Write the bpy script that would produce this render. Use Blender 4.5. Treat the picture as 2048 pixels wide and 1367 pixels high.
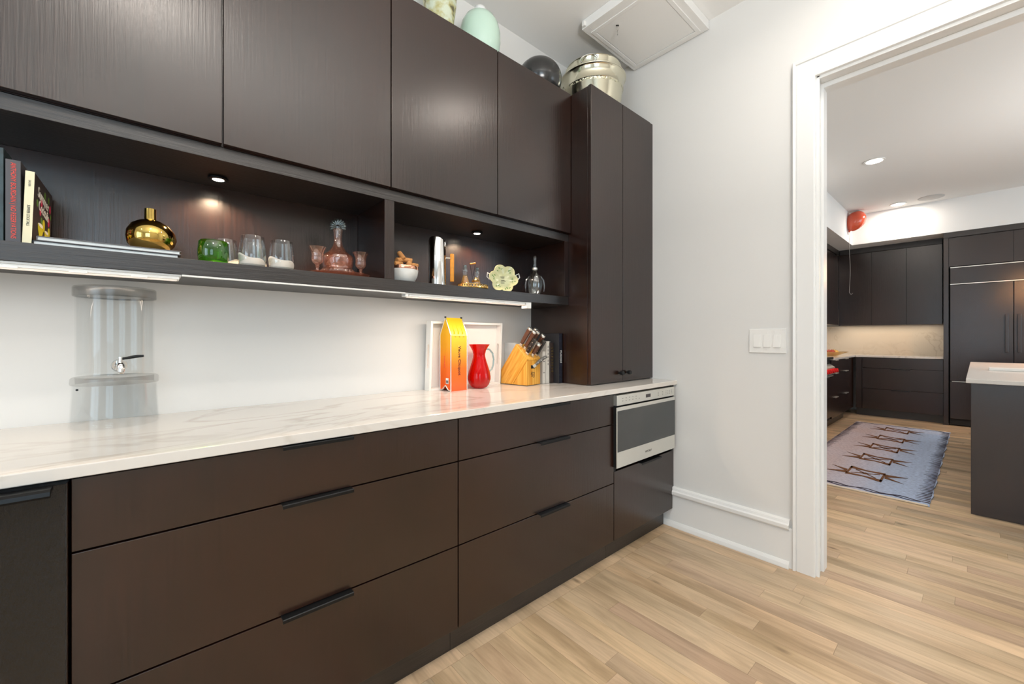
import bpy, bmesh, math, random
from mathutils import Vector, Matrix
random.seed(7)
PI = math.pi
S = bpy.context.scene
COL = S.collection
for o in list(bpy.data.objects): bpy.data.objects.remove(o)

# ------------------------------------------------------------------ camera, world, lights, exposure
cam = bpy.data.objects.new('camera', bpy.data.cameras.new('camera')); COL.objects.link(cam)
cam.location = (-2.46, -1.875, 1.179)
cam.rotation_euler = (PI/2, 0, -math.radians(41.25))
cam.data.sensor_width = 36; cam.data.lens = 815/2048*36; cam.data.shift_y = -8.1/2048
cam.data.clip_start = 0.02
S.camera = cam
S.view_settings.view_transform = 'Standard'; S.view_settings.look = 'None'
S.view_settings.gamma = 1; S.view_settings.use_curve_mapping = False
S.view_settings.exposure = -0.12
W = bpy.data.worlds.new('world'); S.world = W; W.use_nodes = True
W.node_tree.nodes['Background'].inputs[0].default_value = (0.75, 0.87, 1.0, 1)
W.node_tree.nodes['Background'].inputs[1].default_value = 1.0

def light(name, kind, loc, energy, color, size=.1, sizey=None, rot=(0,0,0), spot=None, blend=.6, spread=None):
    d = bpy.data.lights.new(name, kind); o = bpy.data.objects.new(name, d); COL.objects.link(o)
    o.location = loc; o.rotation_euler = rot; d.energy = energy; d.color = color
    if kind == 'AREA':
        d.size = size
        if sizey: d.shape = 'RECTANGLE'; d.size_y = sizey
        else: d.shape = 'DISK'
        if spread: d.spread = spread
    else: d.shadow_soft_size = size
    if kind == 'SPOT': d.spot_size = spot; d.spot_blend = blend
    return o
WARM = (1.0, .80, .62); NEUT = (1.0, .90, .80); DAY = (.66, .85, 1.0)
# daylight in the window openings behind the camera
light('window_daylight', 'AREA', (-3.7, -4.42, 1.65), 40, (.60, .83, 1.0), 1.5, 1.7, rot=(PI/2, 0, 0))
light('left_window_daylight', 'AREA', (-5.42, -2.3, 1.6), 34, DAY, 1.7, 1.7, rot=(PI/2, 0, -PI/2))
light('kitchen_window_daylight', 'AREA', (2.9, -5.92, 1.7), 80, DAY, 3.4, 1.9, rot=(PI/2, 0, 0))
# recessed ceiling lamps of the pantry (fixtures built below at the same spots)
# added up-facing fill lights to brighten both ceilings, no real source
light('ceiling_fill', 'AREA', (-2.0, -2.3, 1.9), 72, (1, .96, .92), .7, rot=(PI, 0, 0))
light('kitchen_ceiling_fill', 'AREA', (2.6, -3.4, 1.7), 26, (1, .96, .92), .9, rot=(PI, 0, 0))
PANTRY_LAMPS = [(-.62, -1.66), (-2.53, -1.76), (-4.2, -1.76), (-.9, -3.3), (-2.9, -3.3)]
light('backsplash_fill', 'AREA', (6.13, -.95, 1.372), 1.9, (1, .84, .66), 1.1, .05, rot=(0, 0, PI/2))  # added fill, here and next line, to brighten the backsplash; no fixtures
light('backsplash_fill', 'AREA', (5.1, -.2, 1.38), 3, (1, .86, .70), 1.5, .05)
KITCHEN_LAMPS = [(3.255, -1.163), (5.349, -1.152), (1.2, -1.16), (1.2, -3.4), (3.3, -3.9), (5.3, -3.9)]
for x, y in PANTRY_LAMPS:
    light('pantry_lamp', 'AREA', (x, y, 3.035), 6.8 if x > -1 else 10, NEUT, .13, spread=2.75)
for x, y in KITCHEN_LAMPS:
    light('kitchen_lamp', 'AREA', (x, y, 3.035), 9.5, NEUT, .14)

# ------------------------------------------------------------------ materials
def new_mat(name):
    m = bpy.data.materials.new(name); m.use_nodes = True
    return m, m.node_tree.nodes, m.node_tree.links, m.node_tree.nodes['Principled BSDF']
def srgb(r, g, b):
    f = lambda c: (c/255/12.92) if c <= 10 else ((c/255+.055)/1.055)**2.4
    return (f(r), f(g), f(b), 1)
def plain(name, col, rough=.5, metal=0, spec=.5, bump=0, bscale=200, vary=0, vscale=8):
    m, N, L, P = new_mat(name)
    P.inputs['Base Color'].default_value = col; P.inputs['Roughness'].default_value = rough
    P.inputs['Metallic'].default_value = metal; P.inputs['Specular IOR Level'].default_value = spec
    g = N.new('ShaderNodeNewGeometry')
    if vary:
        n = N.new('ShaderNodeTexNoise'); n.inputs['Scale'].default_value = vscale; n.inputs['Detail'].default_value = 5
        L.new(g.outputs['Position'], n.inputs['Vector'])
        h = N.new('ShaderNodeHueSaturation'); h.inputs['Color'].default_value = col
        mr = N.new('ShaderNodeMapRange'); mr.inputs[1].default_value = .3; mr.inputs[2].default_value = .7
        mr.inputs[3].default_value = 1-vary; mr.inputs[4].default_value = 1+vary
        L.new(n.outputs[0], mr.inputs[0]); L.new(mr.outputs[0], h.inputs['Value']); L.new(h.outputs[0], P.inputs['Base Color'])
    if bump:
        n = N.new('ShaderNodeTexNoise'); n.inputs['Scale'].default_value = bscale; n.inputs['Detail'].default_value = 3
        L.new(g.outputs['Position'], n.inputs['Vector'])
        b = N.new('ShaderNodeBump'); b.inputs['Strength'].default_value = bump; b.inputs['Distance'].default_value = .002
        L.new(n.outputs[0], b.inputs['Height']); L.new(b.outputs[0], P.inputs['Normal'])
    return m
def emit(name, col, s):
    m, N, L, P = new_mat(name)
    P.inputs['Base Color'].default_value = col; P.inputs['Emission Color'].default_value = col
    P.inputs['Emission Strength'].default_value = s
    return m
def wood(name, c1, c2, scale, rough=.36, spec=.8, bump=.35, big=3., dist=.0015):
    """fine open-pored veneer, grain stretched along the small component of scale"""
    m, N, L, P = new_mat(name)
    g = N.new('ShaderNodeNewGeometry'); mp = N.new('ShaderNodeMapping'); mp.inputs['Scale'].default_value = scale
    L.new(g.outputs['Position'], mp.inputs['Vector'])
    n = N.new('ShaderNodeTexNoise'); n.inputs['Scale'].default_value = 1; n.inputs['Detail'].default_value = 6; n.inputs['Roughness'].default_value = .65
    L.new(mp.outputs[0], n.inputs['Vector'])
    n2 = N.new('ShaderNodeTexNoise'); n2.inputs['Scale'].default_value = big; n2.inputs['Detail'].default_value = 3
    L.new(g.outputs['Position'], n2.inputs['Vector'])
    ad = N.new('ShaderNodeMath'); ad.operation = 'MULTIPLY_ADD'; ad.inputs[1].default_value = .5
    L.new(n2.outputs[0], ad.inputs[0]); L.new(n.outputs[0], ad.inputs[2])
    cr = N.new('ShaderNodeValToRGB'); cr.color_ramp.elements[0].position = .5; cr.color_ramp.elements[1].position = .95
    cr.color_ramp.elements[0].color = c1; cr.color_ramp.elements[1].color = c2
    L.new(ad.outputs[0], cr.inputs[0]); L.new(cr.outputs[0], P.inputs['Base Color'])
    b = N.new('ShaderNodeBump'); b.inputs['Strength'].default_value = bump; b.inputs['Distance'].default_value = dist
    L.new(n.outputs[0], b.inputs['Height']); L.new(b.outputs[0], P.inputs['Normal'])
    P.inputs['Roughness'].default_value = rough; P.inputs['Specular IOR Level'].default_value = spec
    return m
def thin_glass(name, tint, gloss=1., facing=.25, rough=.02, milk=0, mcol=(1, 1, 1, 1)):
    """thin clear glass or acrylic wall: tinted transparency plus surface reflection"""
    m = bpy.data.materials.new(name); m.use_nodes = True; N = m.node_tree.nodes; L = m.node_tree.links; N.clear()
    out = N.new('ShaderNodeOutputMaterial'); tr = N.new('ShaderNodeBsdfTransparent'); gl = N.new('ShaderNodeBsdfGlossy')
    lw = N.new('ShaderNodeLayerWeight'); lw.inputs['Blend'].default_value = facing
    cr = N.new('ShaderNodeMapRange'); cr.inputs[1].default_value = 0; cr.inputs[2].default_value = 1
    cr.inputs[3].default_value = .05*gloss; cr.inputs[4].default_value = min(.9, .75*gloss)
    L.new(lw.outputs['Facing'], cr.inputs[0])
    mx = N.new('ShaderNodeMixShader'); tr.inputs[0].default_value = tint; gl.inputs['Roughness'].default_value = rough
    gl.inputs[0].default_value = (1, 1, 1, 1)
    src = tr.outputs[0]
    if milk:
        df = N.new('ShaderNodeBsdfTranslucent'); d2 = N.new('ShaderNodeBsdfDiffuse'); df.inputs[0].default_value = mcol; d2.inputs[0].default_value = mcol
        m1 = N.new('ShaderNodeMixShader'); L.new(df.outputs[0], m1.inputs[1]); L.new(d2.outputs[0], m1.inputs[2])
        m2 = N.new('ShaderNodeMixShader'); m2.inputs[0].default_value = milk; L.new(tr.outputs[0], m2.inputs[1]); L.new(m1.outputs[0], m2.inputs[2]); src = m2.outputs[0]
    L.new(cr.outputs[0], mx.inputs[0]); L.new(src, mx.inputs[1]); L.new(gl.outputs[0], mx.inputs[2]); L.new(mx.outputs[0], out.inputs[0])
    return m

M = {}
DK1, DK2 = (.0040, .0012, .0006, 1), (.0250, .0075, .0036, 1)
M['dark_v'] = wood('espresso veneer upright grain', DK1, DK2, (150, 150, 4), .25, .80, .42, dist=.0013)
M['dark_h'] = wood('espresso veneer lying grain', (.006, .0042, .0038, 1), (.022, .015, .012, 1), (6, 150, 150), .36, bump=.8)
M['dark_gloss'] = wood('glossy open pored oak panel', (.003, .0026, .0026, 1), (.014, .012, .012, 1), (240, 240, 50), .10, 1.0, 1.0, dist=.03)
M['black'] = plain('matt black gap', (.004, .004, .004, 1), .6)
M['black_metal'] = plain('black metal pull', (.012, .013, .014, 1), .35, .6)
M['wall'] = plain('soft white wall paint', srgb(222, 221, 218), .6, bump=.04, bscale=250)
M['ceiling'] = plain('matt ceiling paint', srgb(232, 232, 230), .75, bump=.04, bscale=200)
M['trim'] = plain('satin white trim paint', srgb(232, 232, 230), .28, spec=.6)
M['white_plastic'] = plain('white plastic', srgb(235, 234, 230), .35)
M['white_paint'] = plain('white lacquered wood', srgb(240, 238, 232), .4)
M['steel'] = plain('brushed stainless steel', (.78, .77, .72, 1), .32, .9, bump=.05, bscale=400)
M['chrome'] = plain('polished chrome', (.75, .75, .74, 1), .08, 1)
M['dark_glass'] = plain('dark oven glass', (.022, .026, .028, 1), .05, spec=1.0)
M['display'] = plain('dim display', (.05, .04, .04, 1), .2)
M['gold'] = plain('polished gold glaze', (.62, .43, .12, 1), .07, 1)
M['brass'] = plain('yellow brass', (.85, .60, .20, 1), .2, 1)
M['copper'] = plain('copper rim', (.85, .42, .27, 1), .2, 1)
M['ink'] = plain('black ink', (.02, .015, .012, 1), .6)
M['ink_red'] = plain('red orange foil', srgb(235, 75, 60), .5)
M['ink_white'] = plain('white ink', srgb(225, 225, 220), .6)
M['paper'] = plain('page paper', srgb(205, 190, 165), .8, bump=.3, bscale=900)
M['paper_white'] = plain('white page block', srgb(225, 230, 230), .8, bump=.3, bscale=900)
M['glass'] = thin_glass('clear glass', (.93, .95, .95, 1), 1)
M['acrylic'] = thin_glass('clear acrylic', (.975, .978, .976, 1), .24)
M['acrylic_edge'] = thin_glass('frosted acrylic ring', (.86, .86, .855, 1), .45, rough=.25)
M['green_glass'] = thin_glass('green glass', (.24, .60, .03, 1), .8, milk=.06, mcol=(.10, .45, .01, 1))
M['pink_glass'] = thin_glass('pink pressed glass', (.985, .82, .74, 1), 1, milk=.085, mcol=(.95, .42, .28, 1))
M['teal_glass'] = thin_glass('pale blue cut glass', (.62, .76, .78, 1), 1.3)
M['red_glass'] = thin_glass('red glass', (.85, .02, .02, 1), .38, milk=.55, mcol=(.78, .0, .0, 1))
M['amber_glass'] = thin_glass('amber glass', (.95, .80, .48, 1), 1, milk=.16, mcol=(.9, .62, .25, 1))
M['frost'] = plain('frosted sand white', srgb(225, 216, 204), .7)
M['marble_white'] = plain('white marble', srgb(225, 225, 220), .35, vary=.06, vscale=30)
M['cork'] = plain('cork', srgb(205, 145, 85), .8, bump=.5, bscale=300, vary=.2, vscale=90)
M['oak_handle'] = plain('honey wooden handle', srgb(228, 150, 45), .5, vary=.08, vscale=60)
M['lamp_glow'] = emit('lit lamp lens', (1, .86, .68, 1), 14)
M['lamp_white'] = emit('lit white lamp lens', (1, .97, .92, 1), 9)
M['mint'] = plain('mint glass glaze', srgb(190, 216, 200), .12, spec=.6)
M['mint'].node_tree.nodes['Principled BSDF'].inputs['Subsurface Weight'].default_value = .0
M['pearl'] = plain('pearl white knob', srgb(222, 222, 220), .3)
M['black_ball'] = plain('black metallic glaze', (.02, .02, .02, 1), .22, spec=.7)
M['rubber_red'] = plain('red orange balloon rubber', srgb(205, 84, 56), .15, spec=.7)
M['string'] = plain('pale ribbon', srgb(190, 185, 180), .6)
M['knob_red'] = plain('red range knob', srgb(225, 25, 25), .25)
M['fruit_red'] = plain('red apple skin', srgb(175, 60, 35), .35, vary=.2, vscale=60)
M['fruit_yellow'] = plain('yellow pear skin', srgb(220, 175, 85), .4, vary=.12, vscale=60)
M['book_black'] = plain('black book cloth', srgb(40, 40, 44), .5)
M['book_char'] = plain('charcoal dust jacket', srgb(78, 76, 80), .45)
M['book_teal'] = plain('dark teal dust jacket', srgb(48, 64, 68), .4, vary=.4, vscale=40)
M['book_cream'] = plain('cream dust jacket', srgb(232, 224, 190), .5)
M['book_brown'] = plain('dark brown cover', srgb(52, 40, 36), .4, vary=.35, vscale=50)
M['book_gray'] = plain('grey cover', srgb(110, 108, 110), .5)
M['book_white'] = plain('white dust jacket', srgb(222, 216, 206), .5)
M['book_navy'] = plain('navy mottled spine', srgb(30, 31, 42), .35, vary=.9, vscale=70)
M['handle_wood'] = wood('walnut pakkawood', (.05, .016, .008, 1), (.16, .06, .03, 1), (150, 150, 40), .3, .6, .1)
M['handle_black'] = plain('black riveted handle', (.02, .018, .016, 1), .3)
M['handle_gray'] = plain('worn grey handle', srgb(95, 92, 88), .4)

def bamboo(name, rotz):
    m, N, L, P = new_mat(name)
    g = N.new('ShaderNodeNewGeometry'); mp = N.new('ShaderNodeMapping'); mp.inputs['Rotation'].default_value = rotz
    mp.inputs['Scale'].default_value = (90, 90, 90)
    L.new(g.outputs['Position'], mp.inputs['Vector'])
    mp2 = N.new('ShaderNodeMapping'); mp2.inputs['Scale'].default_value = (1, 1, .04); L.new(mp.outputs[0], mp2.inputs['Vector'])
    n = N.new('ShaderNodeTexNoise'); n.inputs['Scale'].default_value = .9; n.inputs['Detail'].default_value = 3
    L.new(mp2.outputs[0], n.inputs['Vector'])
    cr = N.new('ShaderNodeValToRGB'); cr.color_ramp.elements[0].position = .35; cr.color_ramp.elements[1].position = .7
    cr.color_ramp.elements[0].color = srgb(214, 142, 40); cr.color_ramp.elements[1].color = srgb(240, 186, 88)
    L.new(n.outputs[0], cr.inputs[0]); L.new(cr.outputs[0], P.inputs['Base Color']); P.inputs['Roughness'].default_value = .4
    return m
M['bamboo'] = bamboo('bamboo upright grain', (0, 0, 0))
M['bamboo_slant'] = bamboo('bamboo slanting grain', (-.62, 0, 0))

def quartz(name, base, vein, warm=0):
    m, N, L, P = new_mat(name)
    g = N.new('ShaderNodeNewGeometry')
    mp = N.new('ShaderNodeMapping'); mp.inputs['Rotation'].default_value = (0, 0, .5); mp.inputs['Scale'].default_value = (.9, 2.6, 2.6)
    L.new(g.outputs['Position'], mp.inputs['Vector'])
    n = N.new('ShaderNodeTexNoise'); n.inputs['Scale'].default_value = 1.6; n.inputs['Detail'].default_value = 8; n.inputs['Distortion'].default_value = 1.2
    L.new(mp.outputs[0], n.inputs['Vector'])
    s = N.new('ShaderNodeMath'); s.operation = 'SUBTRACT'; s.inputs[1].default_value = .5; L.new(n.outputs[0], s.inputs[0])
    a = N.new('ShaderNodeMath'); a.operation = 'ABSOLUTE'; L.new(s.outputs[0], a.inputs[0])
    cr = N.new('ShaderNodeValToRGB'); e = cr.color_ramp.elements
    e[0].position = 0; e[0].color = vein; e[1].position = .035; e[1].color = base
    L.new(a.outputs[0], cr.inputs[0])
    n2 = N.new('ShaderNodeTexNoise'); n2.inputs['Scale'].default_value = 1.1; n2.inputs['Detail'].default_value = 3; L.new(g.outputs['Position'], n2.inputs['Vector'])
    cr2 = N.new('ShaderNodeValToRGB'); cr2.color_ramp.elements[0].position = .42; cr2.color_ramp.elements[1].position = .62
    L.new(n2.outputs[0], cr2.inputs[0])
    mx = N.new('ShaderNodeMix'); mx.data_type = 'RGBA'; mx.inputs['A'].default_value = base
    L.new(cr2.outputs[0], mx.inputs['Factor']); L.new(cr.outputs[0], mx.inputs['B']); L.new(mx.outputs['Result'], P.inputs['Base Color'])
    P.inputs['Roughness'].default_value = .12; P.inputs['Specular IOR Level'].default_value = .5
    return m
M['speaker_gray'] = plain('fine white metal mesh', srgb(196, 196, 194), .8)
M['quartz'] = quartz('white quartz with soft veins', srgb(214, 209, 202), srgb(188, 180, 168))
M['splash'] = quartz('cream stone backsplash', srgb(228, 216, 198), srgb(212, 198, 178))

def plank_mat():
    m, N, L, P = new_mat('pale oiled oak boards')
    g = N.new('ShaderNodeNewGeometry'); oi = N.new('ShaderNodeObjectInfo')
    ad = N.new('ShaderNodeMath'); ad.operation = 'ADD'; L.new(g.outputs['Random Per Island'], ad.inputs[0]); L.new(oi.outputs['Random'], ad.inputs[1])
    fr = N.new('ShaderNodeMath'); fr.operation = 'FRACT'; L.new(ad.outputs[0], fr.inputs[0])
    cb = N.new('ShaderNodeCombineXYZ'); sc = N.new('ShaderNodeMath'); sc.operation = 'MULTIPLY'; sc.inputs[1].default_value = 37
    L.new(fr.outputs[0], sc.inputs[0]); L.new(sc.outputs[0], cb.inputs[2]); L.new(sc.outputs[0], cb.inputs[1])
    va = N.new('ShaderNodeVectorMath'); va.operation = 'ADD'; L.new(g.outputs['Position'], va.inputs[0]); L.new(cb.outputs[0], va.inputs[1])
    mp = N.new('ShaderNodeMapping'); mp.inputs['Scale'].default_value = (17, 1.7, 1); L.new(va.outputs[0], mp.inputs['Vector'])
    n = N.new('ShaderNodeTexNoise'); n.inputs['Scale'].default_value = 1; n.inputs['Detail'].default_value = 8; n.inputs['Distortion'].default_value = 2.6; n.inputs['Roughness'].default_value = .62
    L.new(mp.outputs[0], n.inputs['Vector'])
    mp2 = N.new('ShaderNodeMapping'); mp2.inputs['Scale'].default_value = (7, 1.3, 1); L.new(va.outputs[0], mp2.inputs['Vector'])
    n2 = N.new('ShaderNodeTexNoise'); n2.inputs['Scale'].default_value = 1; n2.inputs['Detail'].default_value = 4; L.new(mp2.outputs[0], n2.inputs['Vector'])
    crb = N.new('ShaderNodeValToRGB'); e = crb.color_ramp.elements
    e[0].position = 0; e[0].color = srgb(176, 157, 132); e[1].position = 1; e[1].color = srgb(216, 188, 150)
    for p, c in ((.2, srgb(214, 184, 148)), (.4, srgb(188, 160, 134)), (.6, srgb(204, 180, 148)), (.8, srgb(218, 188, 156))):
        q = e.new(p); q.color = c
    L.new(fr.outputs[0], crb.inputs[0])
    cg = N.new('ShaderNodeValToRGB'); cg.color_ramp.elements[0].position = .30; cg.color_ramp.elements[1].position = .62
    cg.color_ramp.elements[0].color = (.70, .67, .64, 1); cg.color_ramp.elements[1].color = (1.05, 1.05, 1.04, 1)
    L.new(n.outputs[0], cg.inputs[0])
    mx = N.new('ShaderNodeMix'); mx.data_type = 'RGBA'; mx.blend_type = 'MULTIPLY'; mx.inputs['Factor'].default_value = .75
    L.new(crb.outputs[0], mx.inputs['A']); L.new(cg.outputs[0], mx.inputs['B'])
    c2 = N.new('ShaderNodeValToRGB'); c2.color_ramp.elements[0].position = .3; c2.color_ramp.elements[1].position = .56
    c2.color_ramp.elements[0].color = srgb(150, 146, 128); c2.color_ramp.elements[1].color = (1, 1, 1, 1)
    L.new(n2.outputs[0], c2.inputs[0])
    mx2 = N.new('ShaderNodeMix'); mx2.data_type = 'RGBA'; mx2.blend_type = 'MULTIPLY'; mx2.inputs['Factor'].default_value = .62
    L.new(mx.outputs['Result'], mx2.inputs['A']); L.new(c2.outputs[0], mx2.inputs['B'])
    # knots
    mp3 = N.new('ShaderNodeMapping'); mp3.inputs['Scale'].default_value = (5.5, 2.2, 1); L.new(va.outputs[0], mp3.inputs['Vector'])
    vo = N.new('ShaderNodeTexVoronoi'); vo.inputs['Scale'].default_value = 1; L.new(mp3.outputs[0], vo.inputs['Vector'])
    ck = N.new('ShaderNodeValToRGB'); ck.color_ramp.elements[0].position = .02; ck.color_ramp.elements[1].position = .085
    ck.color_ramp.elements[0].color = (.30, .26, .22, 1); ck.color_ramp.elements[1].color = (1, 1, 1, 1)
    L.new(vo.outputs['Distance'], ck.inputs[0])
    mx3 = N.new('ShaderNodeMix'); mx3.data_type = 'RGBA'; mx3.blend_type = 'MULTIPLY'; mx3.inputs['Factor'].default_value = .8
    L.new(mx2.outputs['Result'], mx3.inputs['A']); L.new(ck.outputs[0], mx3.inputs['B']); L.new(mx3.outputs['Result'], P.inputs['Base Color'])
    b = N.new('ShaderNodeBump'); b.inputs['Strength'].default_value = .12; b.inputs['Distance'].default_value = .001
    L.new(n.outputs[0], b.inputs['Height']); L.new(b.outputs[0], P.inputs['Normal'])
    P.inputs['Roughness'].default_value = .33; P.inputs['Specular IOR Level'].default_value = .45
    return m
M['plank'] = plank_mat()

def zgrad(name, z0, z1, stops, rough=.4, metal=0):
    m, N, L, P = new_mat(name)
    g = N.new('ShaderNodeNewGeometry'); sp = N.new('ShaderNodeSeparateXYZ'); L.new(g.outputs['Position'], sp.inputs[0])
    mr = N.new('ShaderNodeMapRange'); mr.inputs[1].default_value = z0; mr.inputs[2].default_value = z1; L.new(sp.outputs[2], mr.inputs[0])
    cr = N.new('ShaderNodeValToRGB'); e = cr.color_ramp.elements
    e[0].position = stops[0][0]; e[0].color = stops[0][1]; e[1].position = stops[-1][0]; e[1].color = stops[-1][1]
    for p, c in stops[1:-1]: q = e.new(p); q.color = c
    L.new(mr.outputs[0], cr.inputs[0]); L.new(cr.outputs[0], P.inputs['Base Color'])
    P.inputs['Roughness'].default_value = rough; P.inputs['Metallic'].default_value = metal
    return m
M['orange_tin'] = zgrad('printed tin yellow to orange', .914, 1.285, [(0, srgb(240, 88, 10)), (.3, srgb(242, 110, 12)), (.6, srgb(240, 165, 20)), (1, srgb(246, 200, 40))], .28, .25)

def rug_mat():
    m, N, L, P = new_mat('wool pile with window light tint')
    g = N.new('ShaderNodeNewGeometry')
    n = N.new('ShaderNodeTexNoise'); n.inputs['Scale'].default_value = 1.4; n.inputs['Detail'].default_value = 4; L.new(g.outputs['Position'], n.inputs['Vector'])
    sp = N.new('ShaderNodeSeparateXYZ'); L.new(g.outputs['Position'], sp.inputs[0])
    mr = N.new('ShaderNodeMapRange'); mr.inputs[1].default_value = -1.0; mr.inputs[2].default_value = -1.65; L.new(sp.outputs[1], mr.inputs[0])  # mauve to blue across the width: partly wool colour, partly window light painted in
    ad = N.new('ShaderNodeMath'); ad.operation = 'MULTIPLY_ADD'; ad.inputs[1].default_value = .5
    L.new(n.outputs[0], ad.inputs[0]); L.new(mr.outputs[0], ad.inputs[2])
    cr = N.new('ShaderNodeValToRGB'); cr.color_ramp.elements[0].position = .15; cr.color_ramp.elements[1].position = 1
    cr.color_ramp.elements[0].color = srgb(192, 176, 176); cr.color_ramp.elements[1].color = srgb(186, 204, 232)
    L.new(ad.outputs[0], cr.inputs[0])
    mp = N.new('ShaderNodeMapping'); mp.inputs['Scale'].default_value = (120, 40, 1); L.new(g.outputs['Position'], mp.inputs['Vector'])
    f = N.new('ShaderNodeTexNoise'); f.inputs['Scale'].default_value = 1; f.inputs['Detail'].default_value = 4; L.new(mp.outputs[0], f.inputs['Vector'])
    cf = N.new('ShaderNodeValToRGB'); cf.color_ramp.elements[0].position = .35; cf.color_ramp.elements[1].position = .6
    cf.color_ramp.elements[0].color = (.62, .60, .66, 1); cf.color_ramp.elements[1].color = (1.05, 1.05, 1.05, 1); L.new(f.outputs[0], cf.inputs[0])
    mx = N.new('ShaderNodeMix'); mx.data_type = 'RGBA'; mx.blend_type = 'MULTIPLY'; mx.inputs['Factor'].default_value = .8
    L.new(cr.outputs[0], mx.inputs['A']); L.new(cf.outputs[0], mx.inputs['B']); L.new(mx.outputs['Result'], P.inputs['Base Color'])
    P.inputs['Roughness'].default_value = .95
    b = N.new('ShaderNodeBump'); b.inputs['Strength'].default_value = .6; b.inputs['Distance'].default_value = .004
    L.new(f.outputs[0], b.inputs['Height']); L.new(b.outputs[0], P.inputs['Normal'])
    return m
M['rug'] = rug_mat()
M['rug_brown'] = plain('brown wool', srgb(112, 72, 42), .95, bump=.5, bscale=300)
M['rug_navy'] = plain('dark blue wool', srgb(66, 58, 70), .95)
M['rug_cream'] = plain('cream cotton edge', srgb(222, 208, 188), .95)

def stone_glass():
    m, N, L, P = new_mat('mottled crackle glass')
    g = N.new('ShaderNodeNewGeometry')
    n = N.new('ShaderNodeTexNoise'); n.inputs['Scale'].default_value = 22; n.inputs['Detail'].default_value = 8; L.new(g.outputs['Position'], n.inputs['Vector'])
    cr = N.new('ShaderNodeValToRGB'); e = cr.color_ramp.elements
    e[0].position = .33; e[0].color = srgb(96, 92, 66); e[1].position = .6; e[1].color = srgb(200, 208, 186)
    q = e.new(.44); q.color = srgb(178, 172, 120)
    L.new(n.outputs[0], cr.inputs[0]); L.new(cr.outputs[0], P.inputs['Base Color']); P.inputs['Roughness'].default_value = .15
    return m
M['crackle'] = stone_glass()
def hammered():
    m, N, L, P = new_mat('hammered champagne metal')
    P.inputs['Metallic'].default_value = 1; P.inputs['Roughness'].default_value = .1; P.inputs['Base Color'].default_value = (.70, .68, .52, 1)
    g = N.new('ShaderNodeNewGeometry'); v = N.new('ShaderNodeTexVoronoi'); v.feature = 'SMOOTH_F1'; v.inputs['Scale'].default_value = 75
    L.new(g.outputs['Position'], v.inputs['Vector'])
    b = N.new('ShaderNodeBump'); b.inputs['Strength'].default_value = 1; b.inputs['Distance'].default_value = .006
    L.new(v.outputs['Distance'], b.inputs['Height']); L.new(b.outputs[0], P.inputs['Normal'])
    return m
M['hammered'] = hammered()
M['champagne'] = plain('smooth champagne metal', (.72, .69, .55, 1), .12, 1)

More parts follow.
